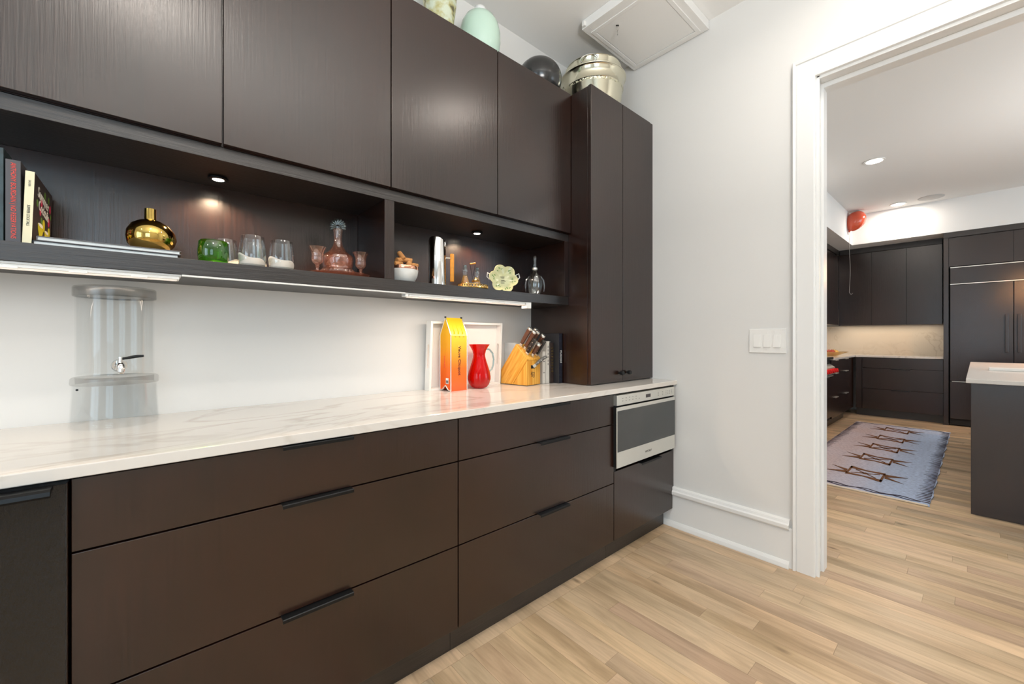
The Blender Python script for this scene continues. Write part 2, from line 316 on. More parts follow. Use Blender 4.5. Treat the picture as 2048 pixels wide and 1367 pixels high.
# ------------------------------------------------------------------ mesh helpers
ORG = {}
XF = [Matrix.Identity(4)]
class B:
    def __init__(s): s.bm = bmesh.new()
    def _bev(s, verts, w, seg=2):
        if w <= 0: return
        es = {e for v in verts for e in v.link_edges}
        bmesh.ops.bevel(s.bm, geom=list(es), offset=w, segments=seg, affect='EDGES', profile=.5, clamp_overlap=True)
    def box(s, x0, x1, y0, y1, z0, z1, bev=0, mat=None):
        x0, x1 = sorted((x0, x1)); y0, y1 = sorted((y0, y1)); z0, z1 = sorted((z0, z1))
        v = [s.bm.verts.new(p) for p in ((x0,y0,z0),(x1,y0,z0),(x1,y1,z0),(x0,y1,z0),(x0,y0,z1),(x1,y0,z1),(x1,y1,z1),(x0,y1,z1))]
        for f in ((0,3,2,1),(4,5,6,7),(0,1,5,4),(1,2,6,5),(2,3,7,6),(3,0,4,7)): s.bm.faces.new([v[i] for i in f])
        if mat is not None: bmesh.ops.transform(s.bm, matrix=mat, verts=v)
        s._bev(v, bev); return s
    def prism(s, pts, vec, bev=0):
        """closed polygon of 3-D points swept along vec"""
        vec = Vector(vec); a = [s.bm.verts.new(p) for p in pts]; b = [s.bm.verts.new(Vector(p)+vec) for p in pts]
        n = len(pts); fs = [s.bm.faces.new(a), s.bm.faces.new(b[::-1])]
        for i in range(n): fs.append(s.bm.faces.new((a[i], b[i], b[(i+1) % n], a[(i+1) % n])))
        bmesh.ops.recalc_face_normals(s.bm, faces=fs)
        s._bev(a+b, bev, 1); return s
    def lathe(s, prof, c=(0,0,0), seg=40, rip=None, sx=1, sy=1, mat=None, a0=0, a1=2*PI):
        rings = []; full = abs(a1-a0-2*PI) < 1e-6; allv = []
        m = seg if full else seg+1
        for k, (r, z) in enumerate(prof):
            if r < 1e-6:
                v = [s.bm.verts.new((c[0], c[1], c[2]+z))]
            else:
                v = []
                for i in range(m):
                    a = a0+(a1-a0)*i/seg; rr = r*(rip(a, z) if rip else 1)
                    v.append(s.bm.verts.new((c[0]+rr*math.cos(a)*sx, c[1]+rr*math.sin(a)*sy, c[2]+z)))
            rings.append(v); allv += v
        for p, q in zip(rings, rings[1:]):
            if len(p) == 1 and len(q) == 1: continue
            for i in range(seg):
                j = (i+1) % m if full else i+1
                if len(p) == 1: s.bm.faces.new((p[0], q[j], q[i]))
                elif len(q) == 1: s.bm.faces.new((p[i], p[j], q[0]))
                else: s.bm.faces.new((p[i], p[j], q[j], q[i]))
        if mat is not None: bmesh.ops.transform(s.bm, matrix=mat, verts=allv)
        return s
    def cyl(s, p0, p1, r0, r1=None, seg=16, cap=True):
        r1 = r0 if r1 is None else r1; p0 = Vector(p0); p1 = Vector(p1); d = p1-p0; L = d.length
        mt = Matrix.Translation(p0) @ d.to_track_quat('Z', 'Y').to_matrix().to_4x4()
        prof = [(r0, 0), (r1, L)]
        if cap: prof = [(0, 0)]+prof+[(0, L)]
        return s.lathe(prof, seg=seg, mat=mt)
    def tube(s, pts, r, seg=8, closed=False):
        pts = [Vector(p) for p in pts]; n = len(pts); rings = []
        up = None
        for i, p in enumerate(pts):
            t = (pts[(i+1) % n]-pts[i-1]) if closed else (pts[min(i+1, n-1)]-pts[max(i-1, 0)])
            t.normalize()
            if up is None: up = t.orthogonal().normalized()
            up = (up-t*up.dot(t)).normalized(); w = t.cross(up)
            rr = r[i] if isinstance(r, (list, tuple)) else r
            rings.append([s.bm.verts.new(p+(up*math.cos(2*PI*k/seg)+w*math.sin(2*PI*k/seg))*rr) for k in range(seg)])
        for i in range(n if closed else n-1):
            a, b = rings[i], rings[(i+1) % n]
            for k in range(seg): s.bm.faces.new((a[k], a[(k+1) % seg], b[(k+1) % seg], b[k]))
        if not closed: s.bm.faces.new(rings[0][::-1]); s.bm.faces.new(rings[-1])
        return s
    def xf(s, mt): bmesh.ops.transform(s.bm, matrix=mt, verts=s.bm.verts[:]); return s
    def out(s, name, mat, parent=None, smooth=None, fix=False, mats=None):
        if fix: bmesh.ops.recalc_face_normals(s.bm, faces=s.bm.faces[:])
        bmesh.ops.transform(s.bm, matrix=XF[-1], verts=s.bm.verts[:])
        org = ORG.get(parent.name, Vector()) if parent else Vector()
        if parent is None:
            c = [v.co for v in s.bm.verts]
            org = Vector(((min(p.x for p in c)+max(p.x for p in c))/2, (min(p.y for p in c)+max(p.y for p in c))/2, min(p.z for p in c)))
        bmesh.ops.translate(s.bm, vec=-org, verts=s.bm.verts[:])
        me = bpy.data.meshes.new(name); s.bm.to_mesh(me); s.bm.free()
        me.materials.append(M[mat] if isinstance(mat, str) else mat)
        if smooth:
            for p in me.polygons: p.use_smooth = True
            me.set_sharp_from_angle(angle=math.radians(smooth))
        o = bpy.data.objects.new(name, me); COL.objects.link(o)
        if parent: o.parent = parent
        else: o.location = org
        ORG[o.name] = org
        return o
def thing(name, label, cat, loc, group=None):
    o = bpy.data.objects.new(name, None); COL.objects.link(o); o.empty_display_size = .05
    loc = XF[-1] @ Vector(loc); o.location = loc; ORG[o.name] = loc
    o['label'] = label; o['category'] = cat
    if group: o['group'] = group
    return o
def tag(o, label, cat, group=None):
    o['label'] = label; o['category'] = cat
    if group: o['group'] = group
    return o
def struct(o): o['kind'] = 'structure'; return o
def dup(root, loc, label=None):
    r = root.copy(); COL.objects.link(r); r.location = loc
    if label: r['label'] = label
    for ch in list(root.children):
        c = ch.copy(); COL.objects.link(c); c.parent = r
        for g in list(ch.children):
            d = g.copy(); COL.objects.link(d); d.parent = c
    return r
def text(name, body, size, mt, mat, parent, align='CENTER', ext=.0004, sx=1.0):
    cu = bpy.data.curves.new(name, 'FONT'); cu.body = body; cu.size = size; cu.align_x = align; cu.align_y = 'CENTER'; cu.extrude = ext
    cu.resolution_u = 3
    t = bpy.data.objects.new(name+'_tmp', cu); COL.objects.link(t)
    dg = bpy.context.evaluated_depsgraph_get(); me = bpy.data.meshes.new_from_object(t.evaluated_get(dg))
    bpy.data.objects.remove(t); bpy.data.curves.remove(cu)
    org = ORG.get(parent.name, Vector())
    me.transform(XF[-1] @ mt @ Matrix.Diagonal((sx, 1, 1, 1))); me.transform(Matrix.Translation(-org))
    me.materials.clear(); me.materials.append(M[mat])
    me.name = name
    o = bpy.data.objects.new(name, me); COL.objects.link(o); o.parent = parent; ORG[o.name] = org
    return o
def frame(o, x, y):
    """matrix with origin o, text x axis along x and text y axis along y"""
    x = Vector(x).normalized(); y = Vector(y).normalized(); z = x.cross(y)
    return Matrix(((x.x, y.x, z.x, o[0]), (x.y, y.y, z.y, o[1]), (x.z, y.z, z.z, o[2]), (0, 0, 0, 1)))

# ------------------------------------------------------------------ the setting
H = 3.05
floor = struct(B().box(-5.4, 6.6, -5.9, .1, -.12, -.012).out('floor', 'black'))
PW = .0843
def plank_piece(x0, x1, y0, y1):
    b = B(); g = .00035
    b.box(x0+g, x1-g, y0+g, y1-g, -.012, 0)
    return b
cnt = 0; rest = B()
def planks():
    global cnt
    k = 0; x = -.055+PW*75
    rows = []
    i = -62
    while True:
        x0 = -.055+PW*i; x1 = x0+PW
        if x0 > 6.2: break
        rows.append((x0, x1)); i += 1
    for x0, x1 in rows:
        pantry = x1 < .0
        ytop = -.625 if x0 < -.05 else -.40
        if x0 < -5.3: continue
        y = ytop
        cut = random.uniform(.15, 1.0)
        # joints read off the photograph
        known = {-.476-.0843: 0}
        while y > -5.6:
            y2 = max(y-cut, -5.6)
            near = (-2.75 < x0 < .75) and y > -3.2
            if near:
                b = plank_piece(x0, x1, y2, y)
                b.out('plank', 'plank', floor); cnt += 1
            else:
                rest.box(x0+.0004, x1-.0004, y2+.0004, y-.0004, -.012, 0)
            y = y2; cut = random.uniform(.45, 1.25)
planks()
# border board along the toe kick
x = -3.4
while x < -.02:
    x2 = min(x+random.uniform(.25, .8), -.02)
    B().box(x+.0005, x2-.0005, -.6245, -.560, -.012, .0005).out('border_board', 'plank', floor); x = x2
rs = rest.out('plank_field', 'plank', floor); rs['kind'] = 'stuff'

struct(B().box(-5.5, 6.6, 0, .12, 0, H).out('wall_back', 'wall'))
DY0, DY1, DZ = -1.351, -2.37, 2.469          # doorway
b = B(); b.box(0, .14, DY0, 0, 0, H); b.box(0, .14, DY1, DY0, DZ, H); b.box(0, .14, -4.3, DY1, 0, H)
struct(b.out('wall_right', 'wall'))
WX0, WX1, WZ0, WZ1 = -4.5, -2.9, .75, 2.55
b = B(); b.box(-5.4, WX0, -4.42, -4.3, 0, H); b.box(WX1, .14, -4.42, -4.3, 0, H); b.box(WX0, WX1, -4.42, -4.3, 0, WZ0); b.box(WX0, WX1, -4.42, -4.3, WZ1, H)
struct(b.out('wall_front', 'wall'))
b = B(); b.box(-5.42, -5.3, -4.42, -3.2, 0, H); b.box(-5.42, -5.3, -1.4, 0, 0, H); b.box(-5.42, -5.3, -3.2, -1.4, 0, .7); b.box(-5.42, -5.3, -3.2, -1.4, 2.5, H)
struct(b.out('wall_left', 'wall'))
struct(B().box(6.3, 6.42, -5.9, 0, 0, H).out('wall_kitchen_far', 'wall'))
b = B(); b.box(.14, 1.1, -5.92, -5.8, 0, H); b.box(4.7, 6.42, -5.92, -5.8, 0, H); b.box(1.1, 4.7, -5.92, -5.8, 0, .7); b.box(1.1, 4.7, -5.92, -5.8, 2.7, H)
struct(b.out('wall_kitchen_front', 'wall'))
struct(B().box(0, .14, -5.9, -4.3, 0, H).out('wall_kitchen_side', 'wall'))
struct(B().box(-5.5, 6.5, -5.95, .12, H, H+.1).out('ceiling', 'ceiling'))
# window frames
def window(name, x0, x1, y, z0, z1):
    b = B(); t = .05
    b.box(x0, x1, y-.03, y+.03, z0, z0+t); b.box(x0, x1, y-.03, y+.03, z1-t, z1); b.box(x0, x0+t, y-.03, y+.03, z0, z1); b.box(x1-t, x1, y-.03, y+.03, z0, z1)
    b.box((x0+x1)/2-.02, (x0+x1)/2+.02, y-.025, y+.025, z0, z1); b.box(x0, x1, y-.02, y+.02, (z0+z1)/2-.015, (z0+z1)/2+.015)
    return struct(b.out(name, 'trim'))
window('window_1', WX0, WX1, -4.34, WZ0, WZ1)
window('window_2', 1.1, 4.7, -5.84, .7, 2.7)
w = B(); w.box(-5.37, -5.31, -3.2, -1.4, .7, .75); w.box(-5.37, -5.31, -3.2, -1.4, 2.45, 2.5); w.box(-5.37, -5.31, -3.2, -3.15, .7, 2.5); w.box(-5.37, -5.31, -1.45, -1.4, .7, 2.5); w.box(-5.36, -5.32, -2.32, -2.28, .7, 2.5)
struct(w.out('window_3', 'trim'))
# kitchen soffit (L shaped)
b = B(); b.box(.14, 6.3, -.615, 0, 2.60, H); b.box(5.585, 6.3, -3.6, -.615, 2.60, H)
struct(b.out('trim_1', 'ceiling'))

# baseboard on the right wall
def sweep_y(b, prof, y0, y1, x=0., sgn=-1, bev=0):
    b.prism([(x+sgn*p, y0, z) for p, z in prof], (0, y1-y0, 0), bev)
bb = struct(B().box(-.016, 0, -1.256, -.30, 0, .205).out('baseboard_right', 'trim'))
b = B(); sweep_y(b, [(0, .192), (.016, .192), (.030, .200), (.033, .206), (.033, .222), (.024, .228), (.020, .240), (.010, .246), (0, .246)], -1.243, -.40)
b.out('cap_moulding', 'trim', bb)
b = B(); sweep_y(b, [(.0, .0), (.034, .0), (.034, .006), (.030, .020), (.026, .026), (.020, .034), (0, .036)], -1.243, -.55)
b.out('shoe_moulding', 'trim', bb)
bb2 = struct(B().box(-.016, 0, -4.3, DY1-.1, 0, .205).out('baseboard_right', 'trim'))

# door frame: casing with outer backband, inner stop, pocket slot
d1 = bpy.data.objects.new('door_1', None); COL.objects.link(d1); d1['kind'] = 'structure'; d1.location = (0, DY0, 0); ORG['door_1'] = Vector((0, DY0, 0))
def casing(b, side, y_in, y_out):
    # profile across the casing: (distance from opening 0..1, thickness)
    w = y_out-y_in
    pr = [(0, 0), (0, .018), (.07, .020), (.80, .020), (.82, .016), (.84, .016), (.86, .024), (.97, .027), (1, .024), (1, 0)]
    return [(y_in+w*u, t) for u, t in pr]
TH = DZ+.102
def side_casing(name, yi, yo, x, sg):
    b = B(); b.prism([(x+sg*t, y, 0) for y, t in casing(b, 0, yi, yo)], (0, 0, TH)); 
    # mitre the top at 45 degrees
    for v in b.bm.verts:
        if v.co.z > 1: v.co.z = DZ+abs(v.co.y-yi)/abs(yo-yi)*(TH-DZ)
    b.out(name, 'trim', d1)
side_casing('casing_leg', DY0, DY0+.0935, 0, -1)
side_casing('casing_leg', DY1, DY1-.0935, 0, -1)
side_casing('casing_leg', DY0, DY0+.0935, .14, 1)
side_casing('casing_leg', DY1, DY1-.0935, .14, 1)
def head_casing(x, sg):
    b = B(); pts = casing(b, 0, DZ, TH)
    va = []
    for ysd, yb in ((DY0, 1), (DY1, -1)):
        va.append([b.bm.verts.new((x+sg*t, ysd+yb*(z-DZ)/(TH-DZ)*.0935, z)) for z, t in pts])
    n = len(pts)
    for i in range(n): b.bm.faces.new((va[0][i], va[0][(i+1) % n], va[1][(i+1) % n], va[1][i]))
    b.bm.faces.new(va[0]); b.bm.faces.new(va[1][::-1])
    b.out('casing_head', 'trim', d1, fix=True)
head_casing(0, -1); head_casing(.14, 1)
# jamb: two boards with the slot of the pocket door between them
b = B(); b.box(.0003, .030, DY0-.004, DY0-.0002, 0, DZ-.0002); b.box(.0003, .012, DY0-.014, DY0-.0041, 0, DZ-.0002); b.out('jamb_strip', 'trim', d1)
b = B(); b.box(.034, .1397, DY0-.004, DY0-.0002, 0, DZ-.0002); b.box(.075, .1397, DY0-.016, DY0-.0041, 0, DZ-.0002); b.out('jamb_strip', 'trim', d1)
b = B(); b.box(.02, .09, DY0-.0003, DY0+.003, 0, DZ); b.out('pocket_slot', 'trim', d1)
b = B(); b.box(.0003, .1397, DY1+.0142, DY0-.0042, DZ-.006, DZ-.0002); b.box(.0003, .050, DY1+.0142, DY0-.0142, DZ-.014, DZ-.0061); b.box(.075, .1397, DY1+.0142, DY0-.0162, DZ-.030, DZ-.0061); b.out('jamb_head', 'trim', d1)
b = B(); b.box(.0003, .1397, DY1+.0002, DY1+.014, 0, DZ-.0002); b.out('jamb_strip', 'trim', d1)
b = B(); b.box(.033, .072, DY0-.0015, DY0+.0, .88, .975, .002); b.box(.040, .056, DY0-.009, DY0-.0015, .905, .95, .004); b.out('strike_plate', 'steel', d1)

# ------------------------------------------------------------------ cabinet pieces (local frame: fronts face -y)
def pull(parent, xc, ztop, y, w=.19, mat='black_metal'):
    b = B(); b.prism([(xc-w/2, y+.004, ztop), (xc-w/2, y-.022, ztop), (xc-w/2, y-.024, ztop-.002), (xc-w/2, y-.024, ztop-.010), (xc-w/2, y-.0215, ztop-.010), (xc-w/2, y-.0215, ztop-.0025), (xc-w/2, y+.004, ztop-.0025)], (w, 0, 0))
    return b.out('handle', mat, parent)
def drawer(parent, x0, x1, z0, z1, y, hx=None, hw=.19, name='drawer', mat='dark_v', g=.0022, pm='black_metal'):
    d = B().box(x0+g, x1-g, y, y+.02, z0+g, z1-g, .0011).out(name, mat, parent)
    if hx is not None: pull(d, hx, z1+.0008, y, hw, pm)
    return d
YF = -.62
def drawer_base(x0, x1, label, name='drawer_cabinet', hx=None, splits=(.112, .417, .726, .884), group='base cabinets', cat='cabinet', hw=.19):
    t = thing(name, label, cat, ((x0+x1)/2, -.3, 0), group)
    B().box(x0+.001, x1-.001, YF+.021, -.004, .112, .885).out('carcass', 'black', t)
    B().box(x0+.001, x1-.001, -.565, -.55, .0008, .112).out('toe_kick', 'dark_h', t)
    for a, c in zip(splits, splits[1:]):
        drawer(t, x0, x1, a, c, YF, hx, hw)
    return t
drawer_base(-2.594, -1.622, 'wide dark brown three-drawer cabinet beside the black textured refrigerator door', hx=-2.105)
drawer_base(-1.622, -.648, 'dark brown three-drawer cabinet between the wider drawers and the microwave drawer', hx=-1.118)
# cabinet around the microwave drawer
t = thing('appliance_cabinet', 'narrow dark cabinet against the white wall housing the steel microwave drawer', 'cabinet', (-.32, -.3, 0), 'base cabinets')
b = B(); b.box(-.647, -.0365, -.58, -.004, .112, .475); b.box(-.647, -.630, YF+.002, -.004, .475, .885); b.box(-.036, -.022, YF+.002, -.004, .475, .885); b.box(-.647, -.022, -.03, -.004, .475, .885)
b.out('carcass', 'black', t)
B().box(-.0205, -.0005, -.615, -.02, .112, .885, .0008).out('filler_panel', 'dark_v', t)
B().box(-.647, -.035, -.565, -.55, .0008, .112).out('toe_kick', 'dark_h', t)
drawer(t, -.648, -.022, .112, .478, YF, -.306, .213)
# microwave drawer
t = thing('microwave_drawer', 'stainless steel drawer microwave with dark glass front under the counter end', 'microwave', (-.34, -.4, .483))
YM = -.642
B().box(-.628, -.04, YM+.03, -.04, .484, .874).out('housing', 'black', t)
B().box(-.652, -.043, YM, YM+.035, .825, .878, .0012).out('control_panel', 'steel', t)
d = B().box(-.655, -.038, YM, YM+.004, .499, .816, .0008).out('door', 'steel', t)
B().box(-.652, -.041, YM+.004, YM+.034, .502, .814).out('door_body', 'black', d)
B().box(-.647, -.0385, YM-.0012, YM+.001, .582, .797, .0004).out('glass', 'dark_glass', d)
B().box(-.372, -.322, YM-.0006, YM+.001, .842, .861).out('display', 'display', t)
text('logo', 'WOLF', .0165, frame((-.345, YM-.0006, .537), (1, 0, 0), (0, 0, 1)), 'handle_gray', d, sx=1.5)
for i in range(6):
    for z in (.846, .860):
        if i == 5 and z > .85: continue
        B().box(-.605+i*.032, -.596+i*.032, YM-.0004, YM+.001, z-.0014, z+.0014).out('key_mark', 'handle_gray', t)
for x0 in (-.24, -.19, -.15, -.128, -.106, -.084):
    for z in (.842, .851, .860):
        B().box(x0, x0+.008, YM-.0004, YM+.001, z-.0014, z+.0014).out('key_mark', 'handle_gray', t)
# under-counter refrigerator panel at far left
t = thing('undercounter_refrigerator', 'under-counter refrigerator with glossy black textured oak door at the left edge', 'refrigerator', (-2.9, -.3, 0))
B().box(-3.195, -2.5965, -.60, -.004, .1, .884).out('body', 'black', t)
B().box(-3.195, -2.5965, -.565, -.55, .0008, .1).out('toe_kick', 'dark_h', t)
dd = B().box(-3.195, -2.5975, -.634, -.606, .102, .878, .001).out('door', 'dark_gloss', t)
B().box(-2.5972, -2.5958, -.6335, -.606, .102, .878, .0003).out('edge_band', 'dark_v', dd)
b = B(); hp = [(0, .0), (-.030, .0), (-.036, -.004), (-.037, -.012), (-.033, -.017), (-.027, -.014), (-.022, -.008), (0, -.008)]
b.prism([(-3.15, -.636+a, .880+c) for a, c in hp], (.535, 0, 0)); b.out('handle', 'black_metal', dd)
drawer_base(-4.17, -3.197, 'dark brown three-drawer cabinet left of the refrigerator, outside the picture', hx=-3.68)
# countertop
tag(B().box(-4.2, -.0005, -.638, -.001, .8877, .914, .0022).out('countertop', 'quartz'), 'long white quartz countertop with faint veins over the dark drawers', 'countertop')

# ------------------------------------------------------------------ wall cabinets
UPX = [-3.95, -3.40, -2.851, -2.301, -1.75, -1.201, -.6555]
ULAB = ['dark wall cabinet farthest left, outside the picture', 'second dark wall cabinet from the left end of the run',
        'dark wall cabinet above the upright books at the left edge', 'dark wall cabinet above the pink decanter, left of the one under the crackle jar',
        'dark wall cabinet below the crackled jar and mint vase', 'dark wall cabinet touching the tall pantry cabinet']
for i in range(6):
    x0, x1 = UPX[i], UPX[i+1]
    t = thing('wall_cabinet', ULAB[i], 'cabinet', ((x0+x1)/2, -.15, 1.777), 'wall cabinets')
    B().box(x0+.0005, x1-.0005, -.3125, -.002, 1.7785, 2.578).out('carcass', 'dark_v', t)
    B().box(x0+.0022, x1-.0022, -.334, -.3145, 1.781, 2.58, .0011).out('door', 'dark_v', t)
# open shelf unit
sh = thing('open_shelf_unit', 'long dark open shelf with two lit niches below the wall cabinets', 'shelf', (-2.2, -.15, 1.369))
SX0, SX1 = -3.95, -.6555
B().box(SX0, SX1, -.313, -.002, 1.735, 1.777, .0008).out('top_board', 'dark_h', sh)
B().box(SX0, SX1, -.313, -.002, 1.369, 1.4165, .0008).out('bottom_board', 'dark_h', sh)
B().box(-1.768, -1.727, -.3128, -.02, 1.417, 1.7345, .0006).out('divider', 'dark_v', sh)
B().box(-.688, SX1, -.3128, -.02, 1.417, 1.7345, .0006).out('end_panel', 'dark_v', sh)
B().box(SX0, SX0+.03, -.3128, -.02, 1.417, 1.7345).out('end_panel', 'dark_v', sh)
B().box(SX0+.03, -1.769, -.028, -.002, 1.417, 1.7345).out('back_panel', 'dark_v', sh)
B().box(-1.726, -.6885, -.028, -.002, 1.417, 1.7345).out('back_panel', 'dark_v', sh)
for i, (x, y, lab) in enumerate([(-3.3, -.14, 'small round puck light outside the picture'), (-2.294, -.14, 'small round puck light shining above the gold vase'), (-1.185, -.142, 'small round puck light shining above the brass cruet tray')]):
    t = thing('puck_light', lab, 'light', (x, y, 1.725), 'puck lights in the niches')
    B().lathe([(.0, .0095), (.026, .0095), (.030, .006), (.030, .001), (.021, 0), (.019, .003), (0, .003)], (x, y, 1.7252), 32).out('housing', 'black_metal', t, 40)
    B().lathe([(0, .0), (.0165, .0), (.0165, .0016)], (x, y, 1.7262), 24).out('lens', 'lamp_glow', t)
    light('puck_spot', 'SPOT', (x, y, 1.722), 13, (1, .72, .48), .012, spot=2.6, blend=.5)
# under-cabinet light bars
def undercab(x0, x1, label, bracket, en):
    t = thing('undercabinet_light', label, 'light', ((x0+x1)/2, -.27, 1.3535), 'undercabinet light bars')
    b = B(); b.box(x0, x1, -.305, -.245, 1.3625, 1.3685, .001); b.box(x0+.004, x1-.004, -.303, -.250, 1.3535, 1.3625, .002)
    b.out('housing', 'white_plastic', t)
    n = int((x1-x0)/.12)
    for i in range(n):
        xx = x0+.05+i*.12
        B().box(xx, xx+.035, -.3045, -.300, 1.3515, 1.358, .001).out('clip', 'white_plastic', t)
    B().box(x0+.01, x1-.01, -.293, -.262, 1.352, 1.3537).out('diffuser', 'lamp_soft', t)
    if bracket:
        B().box(x1, x1+.035, -.309, -.27, 1.336, 1.3685, .001).out('connector', 'white_plastic', t)
        B().box(x0-.014, x0, -.306, -.27, 1.352, 1.3685, .001).out('connector', 'white_plastic', t)
    light('undercab_glow', 'AREA', ((x0+x1)/2, -.277, 1.350), en*(x1-x0), (1, .82, .66), x1-x0-.03, .028)
M['lamp_soft'] = emit('soft diffuser', (1, .9, .8, 1), .5)
undercab(-3.4, -2.40, 'white undercabinet light bar above the clear drink dispenser', False, 1.15)
undercab(-1.66, -.985, 'white undercabinet light bar above the tray and the red jug', True, 3.6)
tag(B().box(-2.399, -1.676, -.311, -.303, 1.363, 1.3685, .0005).out('cable_channel', 'white_plastic'), 'thin white cable strip between the two undercabinet light bars', 'cable cover')

# tall pantry cabinet
t = thing('pantry_cabinet', 'tall dark two-door cabinet standing on the counter against the white wall', 'cabinet', (-.33, -.22, .914))
B().box(-.655, -.0005, -.452, -.001, .9146, 2.575, .0008).out('carcass', 'dark_v', t)
B().box(-.034, -.0005, -.4715, -.4525, .920, 2.58, .0008).out('filler_strip', 'dark_v', t)
for x0, x1, kx in ((-.6545, -.3455, -.385), (-.3455, -.0345, -.308)):
    d = B().box(x0+.0018, x1-.0018, -.474, -.4535, .920, 2.58, .0011).out('door', 'dark_v', t)
    B().lathe([(0, 0), (.007, 0), (.0065, .012), (.0125, .014), (.0125, .030), (.011, .032), (0, .032)], seg=24, mat=Matrix.Translation((kx, -.4735, .972)) @ Matrix.Rotation(PI/2, 4, 'X')).out('knob', 'black_metal', d, 40)

# light switch plate
t = thing('light_switch', 'white three-gang rocker switch plate on the wall beside the doorway', 'light switch', (-.005, -1.139, 1.1))
B().box(-.0065, -.0005, -1.226, -1.051, 1.099, 1.227, .002).out('plate', 'white_plastic', t)
for yc in (-1.1385+.0465, -1.1385, -1.1385-.0465):
    B().prism([(-.0065, yc-.017, 1.130), (-.0125, yc-.017, 1.130), (-.0075, yc-.017, 1.196), (-.0065, yc-.017, 1.196)], (0, .034, 0)).out('rocker', 'white_plastic', t, fix=True)
    b = B()
    for z in (1.117, 1.209): b.cyl((-.0065, yc, z), (-.0073, yc, z), .0025, seg=10)
    b.out('screw', 'white_plastic', t)

# ceiling access panel
t = thing('access_panel', 'white square access hatch box with a key, in the ceiling corner', 'hatch', (-.28, -.6, 2.99))
b = B(); z0, z1 = 2.992, 3.049
X0, X1, Y0, Y1 = -.562, -.006, -.835, -.338
b.box(X0, X1, Y0, Y0+.06, z0+.004, z1, .001); b.box(X0, X1, Y1-.045, Y1, z0+.004, z1, .001); b.box(X0, X0+.075, Y0+.06, Y1-.045, z0+.004, z1, .001); b.box(X1-.045, X1, Y0+.06, Y1-.045, z0+.004, z1, .001)
b.box(X0+.01, X1-.01, Y0+.01, Y1-.01, z1-.01, z1)
b.out('frame', 'trim', t)
b = B(); q = .022
b.box(X0+.075-q, X1-.045+q, Y0+.06-q, Y0+.06, z0, z0+.008, .001); b.box(X0+.075-q, X1-.045+q, Y1-.045, Y1-.045+q, z0, z0+.008, .001)
b.box(X0+.075-q, X0+.075, Y0+.06, Y1-.045, z0, z0+.008, .001); b.box(X1-.045, X1-.045+q, Y0+.06, Y1-.045, z0, z0+.008, .001)
b.out('inner_frame', 'trim', t)
B().box(X0+.0775, X1-.0475, Y0+.0625, Y1-.0475, z0+.003, z0+.012, .001).out('hatch_door', 'trim', t)
B().lathe([(0, 0), (.009, 0), (.009, .004), (0, .004)], (-.44, -.50, z0-.0015), 16).out('lock', 'chrome', t)
b = B(); b.tube([(-.44+.012*math.cos(a), -.50, z0-.018+.012*math.sin(a)) for a in [i*2*PI/14 for i in range(14)]], .0012, 6, True); b.box(-.4425, -.4375, -.502, -.498, z0-.055, z0-.028)
b.out('key', 'chrome', t)
B().box(X0-.018, X0-.001, -.372, -.350, 3.0, 3.028, .003).out('latch_block', 'white_plastic', t)

# pantry ceiling lamps
for i, (x, y) in enumerate(PANTRY_LAMPS):
    t = thing('recessed_light', 'recessed pantry ceiling light %s, outside the picture' % ['in front of the tall cabinet', 'above the camera', 'at the far left of the room', 'in the rear corner by the doorway', 'near the rear window'][i], 'light', (x, y, 3.03), 'pantry ceiling lights')
    B().lathe([(.072, .02), (.092, .02), (.095, .014), (.075, .011), (.068, .02)], (x, y, 3.029), 40).out('trim_ring', 'white_plastic', t, 40)

# ------------------------------------------------------------------ on the counter: drink dispenser
cx, cy = -2.549, -.122
t = thing('drink_dispenser', 'clear acrylic drink dispenser with chrome tap on a clear stand', 'dispenser', (cx, cy, .914))
R = .0885
b = B(); b.lathe([(.101, 0), (.0985, .05), (.0955, .10), (.0945, .125)], (cx, cy, .9146), 56); b.lathe([(.0945, .125), (.0915, .125), (.0925, .10), (.0955, .05), (.098, .001)], (cx, cy, .9146), 56)
b.out('stand', 'acrylic', t, 60)
B().lathe([(.0985, 0), (.0995, .004), (.0985, .018), (.094, .022), (.088, .022), (.088, 0), (.0985, 0)], (cx, cy, 1.0405), 56).out('stand_ring', 'acrylic_edge', t, 40)
b = B(); b.lathe([(0, .003), (.08, .003), (.0885, .006), (R-.001, .012), (R, .02), (R, .245)], (cx, cy, 1.061), 56); b.lathe([(0, .009), (.085, .010), (R-.004, .02), (R-.004, .245)], (cx, cy, 1.061), 56)
b.out('tank', 'acrylic', t, 50)
b = B(); b.lathe([(R+.0045, 0), (R+.0055, .002), (R+.0055, .026), (R+.0035, .030), (R-.01, .0325), (0, .0325)], (cx, cy, 1.3015), 56); b.lathe([(R+.0035, .001), (R+.0035, .026), (0, .029)], (cx, cy, 1.3015), 56)
b.out('lid', 'acrylic_edge', t, 40)
fy = cy-R
vx = Vector((.13, -1.0, 0)).normalized()
fp = lambda r, z: (cx+vx.x*(R+r), cy+vx.y*(R+r), z)
fa = B(); fa.cyl(fp(-.006, 1.098), fp(.006, 1.098), .0185, .0165, 20); fa.cyl(fp(.005, 1.098), fp(.030, 1.098), .008, .008, 16)
fa.tube([fp(.028, 1.100), fp(.036, 1.096), fp(.039, 1.086), fp(.039, 1.076)], [.009, .0095, .009, .0075], 14)
fa.cyl(fp(.026, 1.10), fp(.026, 1.120), .0065, .005, 14); fa.cyl(fp(.026, 1.120), fp(.026, 1.124), .0065, .006, 14)
fo = fa.out('tap', 'chrome', t, 50)
b = B(); p = Vector(fp(.026, 1.118)); b.tube([p, p+Vector((.016, -.004, .003)), p+Vector((.034, -.008, .007)), p+Vector((.050, -.011, .008))], [.0032, .0042, .0048, .0035], 12)
b.out('lever', 'black_metal', fo, 50)
